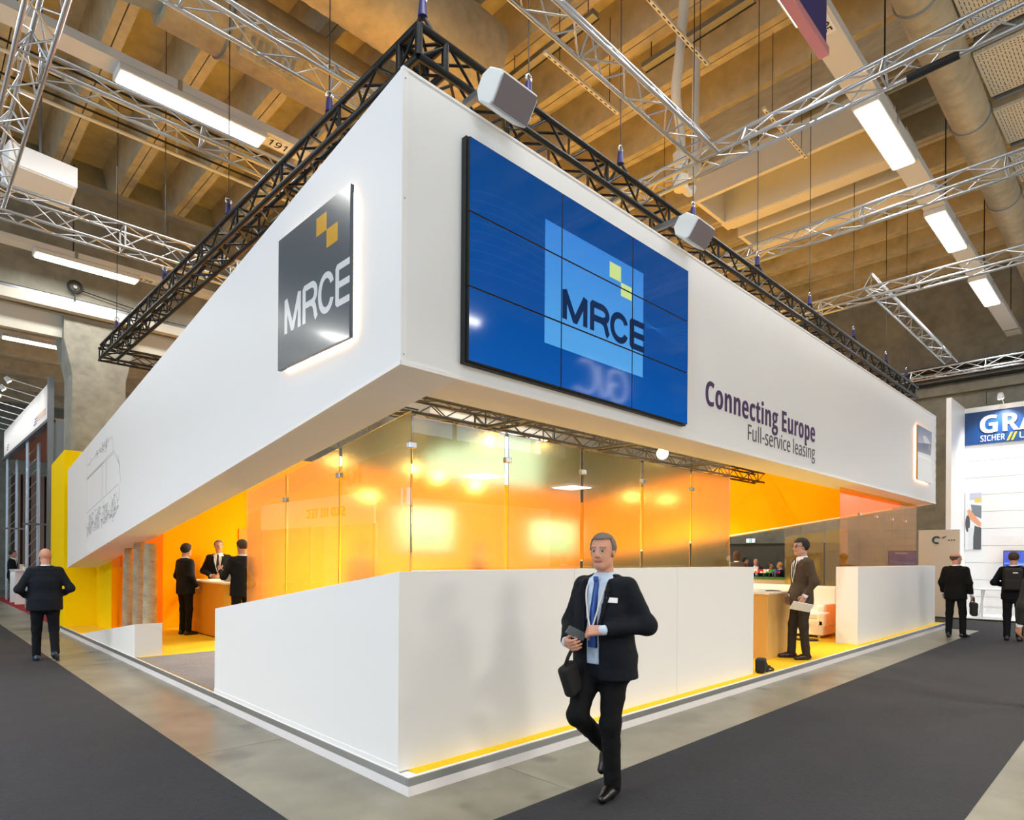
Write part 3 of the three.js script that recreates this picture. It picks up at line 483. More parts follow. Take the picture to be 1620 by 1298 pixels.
// ------------------------------------------------------------------ inside the stand
{
  const yb = thing('yellow_block', 'tall bright yellow block at the end of the tapering facade', 'wall block');
  part(yb, 'body', slabX([[-12.15, P], [-12.15, 3.76], [-13.66, 3.6], [-13.66, P]], 0.0, 1.25), M.yellow);
  part(yb, 'recess_wall', slabX([[-10.8, P], [-10.8, botAt(-10.8) - 0.005], [-12.15, botAt(-11.9) - 0.01], [-12.15, P]], 0.56, 0.66), M.yellow);
  const bw = structure('wall_back'); part(bw, 'orange_panel', span(0.67, 3.0, P + 0.001, 3.84, -10.65, -10.45), M.orange); part(bw, 'orange_panel', span(3.004, 7.8, P, 3.84, -10.65, -10.45), M.orange); part(bw, 'orange_panel', span(7.804, 14.46, P, 3.84, -10.65, -10.45), M.orange);
  part(bw, 'door_leaf', span(2.86, 3.55, P, 2.2, -10.45, -10.42), mat('#e08c00', 0.5));
  bw.userData.label = 'orange back wall of the stand';
  // paper tubes
  const tm = withTex(mat('#b9ad93', 0.85), concreteTex), spec = [[0.45, -9.13, 1.44, 0.085, 5], [0.45, -8.42, 1.66, 0.1, 6], [0.45, -7.78, 1.66, 0.105, 6]];
  for (let i = 0; i < 3; i++) { const [x, z, h, r, n] = spec[i]; const o = thing('paper_tube', ['shortest grey cardboard tube column with a thinner tip', 'middle grey cardboard tube column before the amber pane', 'thick grey cardboard tube column beside the entrance'][i], 'tube', [x, P, z]); let y = 0; for (let k = 0; k < n; k++) { const hh = h / n; part(o, 'segment', new THREE.CylinderGeometry(r - k * 0.004, r - k * 0.002, hh - 0.008, 28), tm, [0.003 * (k % 2), y + hh / 2, 0]); part(o, 'joint', new THREE.CylinderGeometry(r - k * 0.004 - 0.006, r - k * 0.004 - 0.006, 0.012, 24), M.steel, [0, y + hh, 0]); y += hh; } if (i === 0) part(o, 'tip', new THREE.CylinderGeometry(0.06, 0.06, 0.24, 24), tm, [0.01, y + 0.12, 0.0]); }
  // reception counter with laptop and papers
  const ct = thing('reception_counter', 'orange-brown reception counter with three men around it', 'counter', [1.95, P, -8.82]);
  part(ct, 'body', rbox(0.62, 0.96, 1.84, 0.01), mat('#d59a2c', 0.55), [0, 0.5, 0]); part(ct, 'kick_plate', box(0.56, 0.05, 1.8), M.black, [0, 0.025, 0]); part(ct, 'top', rbox(0.68, 0.035, 1.9, 0.008), mat('#efe6cf', 0.4), [0, 0.995, 0]);
  laptop([1.98, P + 1.013, -8.25], 1.9, 'open silver laptop on the reception counter');
  single('brochure', rbox(0.2, 0.012, 0.28, 0.004), M.trim, 'white brochure lying on the reception counter', 'brochure', [1.85, P + 1.02, -9.2], [0, 0.3, 0]);
  const c2 = thing('service_counter', 'beige counter with papers beside the man in brown suit', 'counter', [7.2, P, -0.95]);
  part(c2, 'body', rbox(0.92, 0.96, 0.9, 0.008), mat('#d9a95c', 0.6), [0, 0.48, 0]); part(c2, 'top', rbox(0.98, 0.03, 0.96, 0.006), mat('#f0ece2', 0.35), [0, 0.975, 0]);
  for (let k = 0; k < 4; k++) single('paper_sheet', rbox(0.21, 0.004, 0.297, 0.001, 1), k === 2 ? mat('#2b2b2e', 0.5) : M.trim, ['white sheet lying across the service counter corner', 'second white sheet under the service counter papers', 'dark folder lying on the service counter', 'white sheet beside the screen on the service counter'][k], 'paper', [6.92 + k * 0.2, P + 0.995 + 0.004 * (k % 2), -0.72 - 0.14 * (k % 2)], [0, 0.3 * k, 0]);
  const mo = thing('counter_display', 'white counter display board standing on the service counter', 'display', [7.28, P + 0.99, -1.22], -0.5); part(mo, 'panel', rbox(0.46, 0.3, 0.02, 0.006), M.trim, [0, 0.17, 0]); part(mo, 'stand', rbox(0.16, 0.03, 0.14, 0.005), M.steel, [0, 0.015, 0]); part(mo, 'dark_mark', box(0.05, 0.03, 0.004), M.black, [-0.05, 0.07, 0.011]);
  // white leather sofa and table
  const sf = thing('sofa', 'white leather sofa at the open end of the stand', 'sofa', [10.45, P, -1.9]); const lea = mat('#f1ece2', 0.4);
  part(sf, 'base', rbox(0.95, 0.3, 2.1, 0.03), lea, [0, 0.2, 0]); for (const q of [-1, 0, 1]) part(sf, 'seat_cushion', rbox(0.72, 0.16, 0.62, 0.05, 4), lea, [-0.1, 0.42, q * 0.64]); part(sf, 'backrest', rbox(0.24, 0.72, 2.1, 0.06, 4), lea, [0.36, 0.6, 0]); for (const q of [-1, 1]) part(sf, 'armrest', rbox(0.95, 0.44, 0.16, 0.05, 4), lea, [0, 0.42, q * 1.0]); for (const a of [-0.4, 0.4]) for (const b of [-0.95, 0.95]) part(sf, 'foot', box(0.05, 0.06, 0.05), M.chrome, [a, 0.03, b]);
  const tb = thing('side_table', 'small white table with black leg before the sofa', 'table', [9.55, P, -1.0]); part(tb, 'top', rbox(0.6, 0.03, 0.6, 0.012), M.trim, [0, 0.5, 0]); rod(tb, 'leg', V(0, 0, 0), V(0, 0.49, 0), 0.025, M.black, true); part(tb, 'base', new THREE.CylinderGeometry(0.2, 0.2, 0.02, 28), M.black, [0, 0.01, 0]);
  // screens on the orange back wall
  for (const [x0, x1, y0, y1, l] of [[6.9, 8.75, 1.75, 2.95, 'wide wall screen with sky picture beside the back wall middle'], [11.9, 14.1, 1.7, 2.8, 'wide wall screen with pale green picture near the open end']]) {
    const o = thing('wall_screen', l, 'screen', [(x0 + x1) / 2, (y0 + y1) / 2, -10.4]); const w = x1 - x0, h = y1 - y0;
    part(o, 'frame', rbox(w + 0.05, h + 0.05, 0.06, 0.01), M.black);
    const tx = canvasTexture(256, 160, (g, W, H) => { const s = g.createLinearGradient(0, 0, 0, H); s.addColorStop(0, '#9fe8e6'); s.addColorStop(0.55, '#7fd6dc'); s.addColorStop(0.7, '#4f9a98'); s.addColorStop(1, '#3c5a58'); g.fillStyle = s; g.fillRect(0, 0, W, H); g.fillStyle = '#dff5ff'; g.fillRect(20, 20, 120, 40); });
    part(o, 'picture', new THREE.PlaneGeometry(w, h), new THREE.MeshStandardMaterial({ color: 0x050505, roughness: 0.3, emissive: 0xffffff, emissiveMap: tx, emissiveIntensity: 1.3 }), [0, 0, 0.031]);
    const L = new THREE.RectAreaLight(0xffffff, 1.2, w, h); L.color.setRGB(0.6, 1, 0.9); L.position.set((x0 + x1) / 2, (y0 + y1) / 2, -10.36); L.rotation.y = Math.PI; scene.add(L);
  }
  // globe lamps inside the stand
  const globes = [[693, 755, -7.5], [752, 768, -6.5], [655, 742, -8], [583, 785, -8], [535, 730, -8.5], [775, 697, -6], [1000, 786, -6.5], [1055, 790, -6.2], [1075, 828, -7.5], [1048, 718, -3.2], [860, 700, -8]];
  globes.forEach(([u, v, z]) => {
    const p = onZ(u, v, z), o = thing('globe_lamp', 'round glowing lamp hanging inside the yellow stand', 'lamp', [p.x, p.y, p.z], 0, 'globe lamps inside the stand');
    part(o, 'globe', new THREE.SphereGeometry(0.11, 24, 16), M.warmGlow); part(o, 'cap', new THREE.CylinderGeometry(0.035, 0.05, 0.07, 16), M.chrome, [0, 0.12, 0]); rod(o, 'wire', V(0, 0.15, 0), V(0, (u === 1075 ? CEIL : u === 1048 ? RIB : Math.max(p.y + 0.4, 4.7)) - p.y, 0), 0.005, M.wire);
    const L = new THREE.SpotLight(0xffffff, INSIDE, 0, 1.4, 0.6, 2); L.color.setRGB(1, 0.86, 0.62); L.position.copy(p); L.target.position.set(p.x, 0, p.z); L.castShadow = true; L.shadow.radius = 5; scene.add(L, L.target);
  });
  // bag left at the parapet end
  const bg = thing('camera_bag', 'small black bag with handles lying on the platform edge', 'bag', [5.62, P, -0.1], 0.2);
  part(bg, 'body', rbox(0.15, 0.19, 0.12, 0.03, 3), M.black, [0, 0.1, 0]); part(bg, 'flap', rbox(0.24, 0.05, 0.13, 0.02, 3), M.rubber, [0.17, 0.045, 0.0]); part(bg, 'handle', tubeGeo([V(0.08, 0.1, 0), V(0.16, 0.14, 0), V(0.26, 0.12, 0), V(0.3, 0.05, 0.02)], 0.01, 24, 8), M.rubber); part(bg, 'strap', tubeGeo([V(0.1, 0.02, 0.05), V(0.25, 0.015, 0.1), V(0.36, 0.02, 0.06), V(0.3, 0.03, 0.0)], 0.012, 24, 8), M.black);
  const sh = thing('umbrella_foot', 'small black object peeping from behind the falling parapet', 'bag', [0.2, P, -3.72]); part(sh, 'body', rbox(0.1, 0.12, 0.08, 0.03, 3), M.black, [0, 0.065, 0]); part(sh, 'loop', new THREE.TorusGeometry(0.03, 0.008, 8, 16), M.rubber, [0, 0.13, 0]);
}
function laptop(pos, ry, label) {
  const o = thing('laptop', label, 'laptop', pos, ry); part(o, 'base', rbox(0.34, 0.018, 0.24, 0.006), M.aluminium, [0, 0.009, 0]); const kb = part(o, 'keyboard', box(0.28, 0.003, 0.11), M.black, [0, 0.019, -0.03]);
  const lid = part(o, 'lid', rbox(0.34, 0.22, 0.01, 0.004), M.aluminium, [0, 0.12, -0.15], [-0.3, 0, 0]); part(lid, 'display', box(0.31, 0.19, 0.002), mat('#cfd3d6', 0.3), [0, 0, 0.006]);
}

// ------------------------------------------------------------------ people: joints with radii, blended into a field and meshed
function surfaceNet(f, lo, hi, h) {
  const nx = Math.ceil((hi.x - lo.x) / h) + 1, ny = Math.ceil((hi.y - lo.y) / h) + 1, nz = Math.ceil((hi.z - lo.z) / h) + 1;
  const val = new Float32Array(nx * ny * nz), id = new Int32Array(nx * ny * nz).fill(-1), pos = [], idx = [];
  for (let k = 0, n = 0; k < nz; k++) for (let j = 0; j < ny; j++) for (let i = 0; i < nx; i++, n++) val[n] = f(lo.x + i * h, lo.y + j * h, lo.z + k * h);
  const sx = 1, sy = nx, sz = nx * ny, co = [0, sx, sy, sx + sy, sz, sz + sx, sz + sy, sz + sx + sy], ed = [[0, 1], [2, 3], [4, 5], [6, 7], [0, 2], [1, 3], [4, 6], [5, 7], [0, 4], [1, 5], [2, 6], [3, 7]];
  for (let k = 0; k < nz - 1; k++) for (let j = 0; j < ny - 1; j++) for (let i = 0; i < nx - 1; i++) {
    const n = i + j * sy + k * sz; let m = 0; for (let c = 0; c < 8; c++) if (val[n + co[c]] < 0) m |= 1 << c;
    if (m === 0 || m === 255) continue;
    let x = 0, y = 0, z = 0, q = 0;
    for (const [a, b] of ed) { const va = val[n + co[a]], vb = val[n + co[b]]; if ((va < 0) === (vb < 0)) continue; const t = va / (va - vb); x += (a & 1) + t * ((b & 1) - (a & 1)); y += ((a >> 1) & 1) + t * (((b >> 1) & 1) - ((a >> 1) & 1)); z += (a >> 2) + t * ((b >> 2) - (a >> 2)); q++; }
    id[n] = pos.length / 3; pos.push(lo.x + (i + x / q) * h, lo.y + (j + y / q) * h, lo.z + (k + z / q) * h);
  }
  const quad = (a, b, c, d, flip) => { if (a < 0 || b < 0 || c < 0 || d < 0) return; if (flip) idx.push(a, c, b, a, d, c); else idx.push(a, b, c, a, c, d); };
  for (let k = 1; k < nz - 1; k++) for (let j = 1; j < ny - 1; j++) for (let i = 1; i < nx - 1; i++) {
    const n = i + j * sy + k * sz, s = val[n] < 0;
    if (s !== (val[n + sx] < 0)) quad(id[n - sy - sz], id[n - sz], id[n], id[n - sy], !s);
    if (s !== (val[n + sy] < 0)) quad(id[n - sx - sz], id[n - sx], id[n], id[n - sz], !s);
    if (s !== (val[n + sz] < 0)) quad(id[n - sx - sy], id[n - sy], id[n], id[n - sx], !s);
  }
  const g = new THREE.BufferGeometry(); g.setAttribute('position', new THREE.Float32BufferAttribute(pos, 3)); g.setIndex(idx); g.computeVertexNormals(); return g;
}
const smin = (a, b, k) => { const h = Math.max(k - Math.abs(a - b), 0) / k; return Math.min(a, b) - h * h * k * 0.25; };
function cone(a, b, r1, r2) { const ax = a[0], ay = a[1], az = a[2], dx = b[0] - ax, dy = b[1] - ay, dz = b[2] - az, L = dx * dx + dy * dy + dz * dz || 1e-9; return (x, y, z) => { const px = x - ax, py = y - ay, pz = z - az, t = clamp((px * dx + py * dy + pz * dz) / L, 0, 1), qx = px - t * dx, qy = py - t * dy, qz = pz - t * dz; return Math.sqrt(qx * qx + qy * qy + qz * qz) - (r1 + (r2 - r1) * t); }; }
function ell(c, r) { const m = Math.min(...r); return (x, y, z) => { const a = (x - c[0]) / r[0], b = (y - c[1]) / r[1], d = (z - c[2]) / r[2]; const k = Math.sqrt(a * a + b * b + d * d); return (k - 1) * m * (k > 1 ? 1 : 1); }; }
function loft(rows, lean) { return (x, y, z) => { let i = 0; while (i < rows.length - 2 && y > rows[i + 1][0]) i++; const a = rows[i], b = rows[i + 1]; let t = clamp((y - a[0]) / (b[0] - a[0]), 0, 1); t = t * t * (3 - 2 * t); const rx = a[1] + (b[1] - a[1]) * t, rz = a[2] + (b[2] - a[2]) * t, cz = (a[3] || 0) + ((b[3] || 0) - (a[3] || 0)) * t + lean * (y - 0.95); const u = x / rx, w = (z - cz) / rz; const d = (Math.pow(Math.pow(Math.abs(u), 2.4) + Math.pow(Math.abs(w), 2.4), 1 / 2.4) - 1) * Math.min(rx, rz); return Math.max(d, rows[0][0] - y, y - rows[rows.length - 1][0]); }; }
const join = (fs, k) => (x, y, z) => { let d = fs[0](x, y, z); for (let i = 1; i < fs.length; i++) d = smin(d, fs[i](x, y, z), k); return d; };
const bounds = (pts, m) => { const b = new THREE.Box3(); for (const p of pts) b.expandByPoint(V(...p)); b.expandByScalar(m); return [b.min, b.max]; };
const vadd = (a, b, s = 1) => [a[0] + b[0] * s, a[1] + b[1] * s, a[2] + b[2] * s];
const vnorm = (a) => { const l = Math.hypot(...a) || 1; return [a[0] / l, a[1] / l, a[2] / l]; };
const vcross = (a, b) => [a[1] * b[2] - a[2] * b[1], a[2] * b[0] - a[0] * b[2], a[0] * b[1] - a[1] * b[0]];
function handParts(w, dir, palmN, side, curl) {
  // palm, four unequal fingers with two bends, thumb leaving the side of the palm
  const d = vnorm(dir), n0 = vnorm(palmN), s = vnorm(vcross(d, n0)), n = vnorm(vcross(s, d)), out = [];
  const at = (a, b, c) => vadd(vadd(vadd(w, d, a), s, b * side), n, c);
  out.push(cone(w, at(0.02, 0, 0), 0.026, 0.026));
  for (const q of [-0.03, -0.01, 0.01, 0.03]) out.push(cone(at(0.015, q * 0.7, 0), at(0.085, q, 0.002), 0.017, 0.0135));
  [[-0.032, 0.062], [-0.011, 0.074], [0.011, 0.07], [0.031, 0.056]].forEach(([q, L]) => { const c1 = curl, c2 = curl * 2.1; const k0 = at(0.085, q, 0.002), k1 = at(0.085 + L * 0.5 * Math.cos(c1), q, 0.002 + L * 0.5 * Math.sin(c1)), k2 = [0, 1, 2].map((i) => k1[i] + (d[i] * Math.cos(c2) + n[i] * Math.sin(c2)) * L * 0.5); out.push(cone(k0, k1, 0.0098, 0.009), cone(k1, k2, 0.009, 0.0075)); });
  const t0 = at(0.02, 0.03, 0.006), t1 = at(0.055, 0.052, 0.018 + 0.02 * curl), t2 = at(0.085, 0.05 - 0.02 * curl, 0.03 + 0.03 * curl); out.push(cone(t0, t1, 0.0125, 0.011), cone(t1, t2, 0.011, 0.009));
  return out;
}
const skinTones = { a: [0.54, 0.265, 0.18], b: [0.50, 0.27, 0.185], c: [0.46, 0.25, 0.16] };
const cloth = {}; function suit(hex, rough = 0.85) { const k = hex + rough; if (!cloth[k]) cloth[k] = new THREE.MeshPhysicalMaterial({ color: lin(hex), roughness: rough, sheen: 0.08, sheenRoughness: 0.6, sheenColor: lin('#666677'), specularIntensity: 0.5 }); return cloth[k]; }
function person(o) {
  const s = (o.H || 1.78) / 1.78, cell = o.cell || 0.016, hc = o.hc || 0.007, fat = o.fat || 0, lean = o.lean || 0;
  const g = thing('person', o.label, 'person', o.pos, o.yaw); g.scale.setScalar(s);
  const J = Object.assign({ hipL: [0.09, 0.93, 0], kneeL: [0.1, 0.5, 0.02], ankL: [0.1, 0.09, 0], toeL: [0.15, 0, 1], hipR: [-0.09, 0.93, 0], kneeR: [-0.1, 0.5, 0.02], ankR: [-0.1, 0.09, 0], toeR: [-0.15, 0, 1],
    shL: [0.185, 1.435, -0.01], elL: [0.25, 1.15, -0.03], wrL: [0.25, 0.92, 0.06], shR: [-0.185, 1.435, -0.01], elR: [-0.25, 1.15, -0.03], wrR: [-0.25, 0.92, 0.06] }, o.joints);
  for (const k of ['shL', 'shR']) J[k] = [J[k][0], J[k][1], J[k][2] + lean * 0.48];
  const neck = [0, 1.5, lean * 0.55 - 0.01], hd = [(o.headShift || [0, 0])[0], 1.655 - (o.headDrop || 0), 0.02 + lean * 0.72 + (o.headShift || [0, 0])[1]];
  const yaw = o.headYaw || 0, pit = o.headPitch || 0, cy = Math.cos(yaw), sy = Math.sin(yaw), cp = Math.cos(pit), sp = Math.sin(pit);
  const toHead = (x, y, z) => { let a = x - hd[0], b = y - hd[1], c = z - hd[2]; const a1 = cy * a - sy * c, c1 = sy * a + cy * c; return [a1, cp * b + sp * c1, -sp * b + cp * c1]; };
  const female = o.female || false;
  const hf = join([ell([0, 0.03, -0.012], [0.076, 0.09, 0.097]), ell([0, -0.035, 0.02], [0.06, 0.083, 0.072]), cone([0, -0.098, 0.058], [0, -0.09, 0.064], 0.024, 0.024), cone([-0.04, -0.072, 0.0], [-0.012, -0.1, 0.058], 0.026, 0.02), cone([0.04, -0.072, 0.0], [0.012, -0.1, 0.058], 0.026, 0.02)], 0.02);
  const brow = cone([-0.036, 0.024, 0.074], [0.036, 0.024, 0.074], 0.013, 0.013), nose = join([cone([0, 0.012, 0.088], [0, -0.028, 0.109], 0.009, 0.0125), cone([-0.011, -0.031, 0.093], [0.011, -0.031, 0.093], 0.009, 0.009)], 0.01), lips = ell([0, -0.062, 0.083], [0.027, 0.0095, 0.014]), earL = ell([0.077, -0.003, -0.008], [0.011, 0.032, 0.019]), earR = ell([-0.077, -0.003, -0.008], [0.011, 0.032, 0.019]);
  const eyes = [ell([0.031, 0.003, 0.071], [0.014, 0.0125, 0.013]), ell([-0.031, 0.003, 0.071], [0.014, 0.0125, 0.013])], sock = [ell([0.032, 0.002, 0.097], [0.02, 0.013, 0.019]), ell([-0.032, 0.002, 0.097], [0.02, 0.013, 0.019])];
  const headField = (x, y, z) => { const [a, b, c] = toHead(x, y, z); let d = hf(a, b, c); if (d > 0.08) return d; d = smin(d, brow(a, b, c), 0.014); d = smin(d, nose(a, b, c), 0.01); d = Math.max(d, -sock[0](a, b, c)); d = Math.max(d, -sock[1](a, b, c)); d = Math.min(d, eyes[0](a, b, c), eyes[1](a, b, c)); d = smin(d, lips(a, b, c), 0.006); d = smin(d, earL(a, b, c), 0.008); d = smin(d, earR(a, b, c), 0.008); return d; };
  const neckF = cone([hd[0] * 0.5, 1.42, lean * 0.5 - 0.02], [hd[0], hd[1] - 0.06, hd[2] - 0.035], 0.062, 0.052);
  const fullHead = (x, y, z) => smin(headField(x, y, z), neckF(x, y, z), 0.02);
  const fa = (k) => vnorm([J['wr' + k][0] - J['el' + k][0], J['wr' + k][1] - J['el' + k][1], J['wr' + k][2] - J['el' + k][2]]);
  const hands = {}; for (const k of ['L', 'R']) { const d = (o['hand' + k] || {}).dir || fa(k), n = (o['hand' + k] || {}).palm || (k === 'L' ? [-1, 0, 0.2] : [1, 0, 0.2]); hands[k] = handParts(J['wr' + k], d, n, k === 'L' ? -1 : 1, (o['hand' + k] || {}).curl ?? 0.35); }
  const rows = [[0.8, 0.19 + fat, 0.132 + fat], [0.95, 0.188 + fat, 0.13 + fat], [1.1, 0.172 + fat, 0.118 + fat, fat * 0.4], [1.25, 0.185 + fat * 0.7, 0.124 + fat * 0.7], [1.36, 0.195, 0.12], [1.44, 0.165, 0.1], [1.5, 0.08, 0.07]];
  const grow = (q, y0, y1) => rows.filter((r) => r[0] >= y0 - 0.16 && r[0] <= y1 + 0.16).map((r) => [r[0], r[1] + q, r[2] + q, r[3] || 0]);
  const coreList = [loft(grow(-0.022, 0.8, 1.5), lean), neckF]; for (const k of ['L', 'R']) coreList.push(cone(J['sh' + k], J['el' + k], 0.042, 0.036), cone(J['el' + k], J['wr' + k], 0.036, 0.026), cone(J['hip' + k], J['knee' + k], 0.07, 0.048), cone(J['knee' + k], J['ank' + k], 0.046, 0.034));
  const core = join(coreList, 0.03), all = Object.entries(J).filter(([k]) => !k.startsWith('toe')).map(([, v]) => v);
  const geos = [surfaceNet(core, ...bounds([...all, neck], 0.2), Math.max(cell, 0.018))];
  geos.push(surfaceNet(fullHead, V(hd[0] - 0.13, hd[1] - 0.2, hd[2] - 0.15), V(hd[0] + 0.13, hd[1] + 0.15, hd[2] + 0.15), hc));
  for (const k of ['L', 'R']) if (o.noHands !== true) geos.push(surfaceNet(join(hands[k], 0.007), ...bounds([J['wr' + k]], 0.2), Math.max(hc * 0.8, 0.0045)));
  const body = mergeGeometries(geos.map((q) => { q.deleteAttribute('uv'); return q; })), bp = body.attributes.position, col = new Float32Array(bp.count * 3), sk = skinTones[o.skin || 'a'], hairC = lin(o.hairColor || '#2a2320');
  for (let i = 0; i < bp.count; i++) { const [a, b, c] = toHead(bp.getX(i), bp.getY(i), bp.getZ(i)); let q = sk; if (lips(a, b, c) < 0.003 && c > 0.06) q = [sk[0] * 0.75, sk[1] * 0.55, sk[2] * 0.58]; for (const e of [1, -1]) { const ex = a - e * 0.031, ey = b - 0.003; if (c > 0.074 && Math.abs(ex) < 0.015 && Math.abs(ey) < 0.009) q = Math.hypot(ex, ey) < 0.0065 ? [0.02, 0.015, 0.012] : [0.4, 0.34, 0.3]; if (c > 0.06 && Math.abs(ex) < 0.02 && b > 0.022 && b < 0.034) q = [hairC.r * 0.6 + sk[0] * 0.25, hairC.g * 0.6 + sk[1] * 0.25, hairC.b * 0.6 + sk[2] * 0.25]; } const nz = 1 + 0.06 * noise3.noise(bp.getX(i) * 60, bp.getY(i) * 60, bp.getZ(i) * 60); col.set([q[0] * nz, q[1] * nz, q[2] * nz], 3 * i); }
  body.setAttribute('color', new THREE.BufferAttribute(col, 3)); part(g, 'body', body, new THREE.MeshPhysicalMaterial({ vertexColors: true, roughness: 0.55 }));
  // hair
  if (o.hair !== 'bald') {
    const long = o.hair === 'long', vol = o.hairVolume || 0.012;
    const shell = ell([0, 0.032, -0.014], [0.077 + vol, 0.09 + vol, 0.098 + vol]), back = long ? join([ell([0, -0.04, -0.05], [0.085, 0.13, 0.06]), shell], 0.03) : shell;
    const hairF = (x, y, z) => { const [a, b, c] = toHead(x, y, z); let d = back(a, b, c); if (Math.abs(d) > 0.05) return d; const line = o.hair === 'receding' ? 0.085 : 0.066; const face = Math.max(b - line - 0.25 * Math.max(0, Math.abs(a) - 0.045), 0.03 - c - (b > 0.0 ? 0.015 : 0)); const low = long ? -0.16 - b : clamp(-0.07 + (c + 0.06) * 1.15, -0.075, 0.012) - b; d = Math.max(d, -face, low); if (o.hair === 'fringe') d = Math.max(d, b - 0.045); d += 0.004 * noise3.noise(x * 90, y * 60, z * 90); return d; };
    part(g, 'hair', surfaceNet(hairF, V(hd[0] - 0.13, hd[1] - 0.22, hd[2] - 0.17), V(hd[0] + 0.13, hd[1] + 0.16, hd[2] + 0.15), hc * 0.9), mat(o.hairColor || '#2a2320', 0.75));
  }
  const fold = (x, y, z, a) => a * noise3.noise(x * 9 + 3, y * 13, z * 9) + a * 0.6 * noise3.noise(x * 22, y * 30 + 7, z * 22);
  // shirt with collar
  const shirtM = mat(o.shirt || '#dfe3ea', 0.8), shirtF0 = loft(grow(-0.006, 0.9, 1.5), lean), collar = cone([hd[0] * 0.4, 1.455, lean * 0.5 - 0.018], [hd[0] * 0.7, 1.525, lean * 0.55 - 0.012], 0.078, 0.064);
  const shirtF = (x, y, z) => { let d = smin(shirtF0(x, y, z), collar(x, y, z), 0.02); d = Math.max(d, y - 1.515 - 0.35 * Math.max(0, -(z - lean * 0.55 - 0.03)) * 0.4, 0.9 - y); return d + (Math.abs(d) < 0.03 ? fold(x, y, z, 0.002) : 0); };
  if (o.top !== 'none') part(g, 'shirt', surfaceNet(shirtF, ...bounds([[0.2, 0.88, 0.1 + lean * 0.5], [-0.2, 1.54, -0.1]], 0.08), cell), shirtM);
  // jacket, open at the front along a tapering gap
  const gap = o.gap || ((y) => (y > 1.12 ? 0.02 + (y - 1.12) * 0.24 : -0.02)), gx = o.gapX || 0;
  const jl = [loft(grow(0.012, 0.8, 1.5).map((r) => [r[0], r[1], r[2], r[3]]), lean)];
  const jt = join([jl[0], ...['L', 'R'].flatMap((k) => [cone([0, 1.455, lean * 0.5 - 0.02], [J['sh' + k][0] * 0.92, J['sh' + k][1] - 0.008, J['sh' + k][2]], 0.055, 0.05), cone(vadd(J['sh' + k], [0, -0.018, 0], 1), J['el' + k], 0.06, 0.055), cone(J['el' + k], vadd(J['wr' + k], fa(k), -0.005), 0.055, 0.041)])], 0.05);
  const hem = o.hem || 0.8;
  const cutWrist = ['L', 'R'].map((k) => { const d = fa(k), w = vadd(J['wr' + k], d, -0.02); return (x, y, z) => { const r = Math.hypot(x - w[0], y - w[1], z - w[2]); return r < 0.09 ? (x - w[0]) * d[0] + (y - w[1]) * d[1] + (z - w[2]) * d[2] : -1; }; });
  const jf = (x, y, z) => { let d = jt(x, y, z); if (d > 0.06) return d; for (const c of cutWrist) d = Math.max(d, c(x, y, z)); const zz = z - lean * (y - 0.95); const inG = Math.max(Math.abs(x - gx) - gap(y), 0.02 - zz, shirtF0(x, y, z) * -1 - 0.004); const torso = jl[0](x, y, z); if (torso < 0.03) d = Math.max(d, -inG); const ring = Math.hypot(x - hd[0] * 0.5, z - (lean * 0.55 - 0.015)); if (y > 1.4) { const fr = clamp((zz + 0.02) / 0.06, 0, 1); d = Math.max(d, 0.068 + (y < 1.5 ? (1.5 - y) * 0.3 : 0) - ring - (y < 1.44 ? 0.1 : 0) * 1, y - 1.505 + 0.03 * fr); if (fr < 0.5 && y < 1.5) d = Math.min(d, jt(x, y, z)); } d = Math.max(d, hem - y); return d + (Math.abs(d) < 0.03 ? fold(x, y, z, o.fold || 0.004) : 0); };
  part(g, 'jacket', surfaceNet(jf, ...bounds([J.shL, J.shR, J.elL, J.elR, J.wrL, J.wrR, [0.2, 0.78, 0.15], [-0.2, 1.52, -0.15]], 0.1), cell), suit(o.suit || '#14161b'));
  for (const k of ['L', 'R']) { const d = fa(k); part(g, 'cuff', surfaceNet(cone(vadd(J['wr' + k], d, -0.03), vadd(J['wr' + k], d, 0.0), 0.034, 0.033), ...bounds([J['wr' + k]], 0.08), 0.007), shirtM); }
  // trousers and shoes
  const trs = [loft([[0.78, 0.15 + fat * 0.8, 0.115 + fat * 0.8], [0.92, 0.166 + fat, 0.118 + fat], [1.04, 0.158 + fat, 0.108 + fat]], lean)]; for (const k of ['L', 'R']) trs.push(cone(J['hip' + k], J['knee' + k], 0.094 + fat * 0.4, 0.068), cone(J['knee' + k], vadd(J['ank' + k], [0, 0.0, 0]), 0.067, 0.058));
  const trj = join(trs, 0.035), trf = (x, y, z) => { let d = trj(x, y, z); for (const k of ['L', 'R']) { const a = J['ank' + k], kn = J['knee' + k], dd = vnorm([a[0] - kn[0], a[1] - kn[1], a[2] - kn[2]]), r = Math.hypot(x - a[0], y - a[1], z - a[2]); if (r < 0.11) d = Math.max(d, (x - a[0]) * dd[0] + (y - a[1]) * dd[1] + (z - a[2]) * dd[2] - 0.035); } return d + (Math.abs(d) < 0.03 ? fold(x, y, z, 0.005) : 0); };
  part(g, 'trousers', surfaceNet(trf, ...bounds([J.hipL, J.hipR, J.kneeL, J.kneeR, J.ankL, J.ankR, [0, 1.05, 0]], 0.16), cell), suit(o.trousers || o.suit || '#101216'));
  if (o.belt) part(g, 'belt', surfaceNet(loft([[0.995, 0.168 + fat, 0.118 + fat], [1.03, 0.167 + fat, 0.117 + fat]], lean), V(-0.3, 0.97, -0.25), V(0.3, 1.06, 0.3), 0.01), M.black);
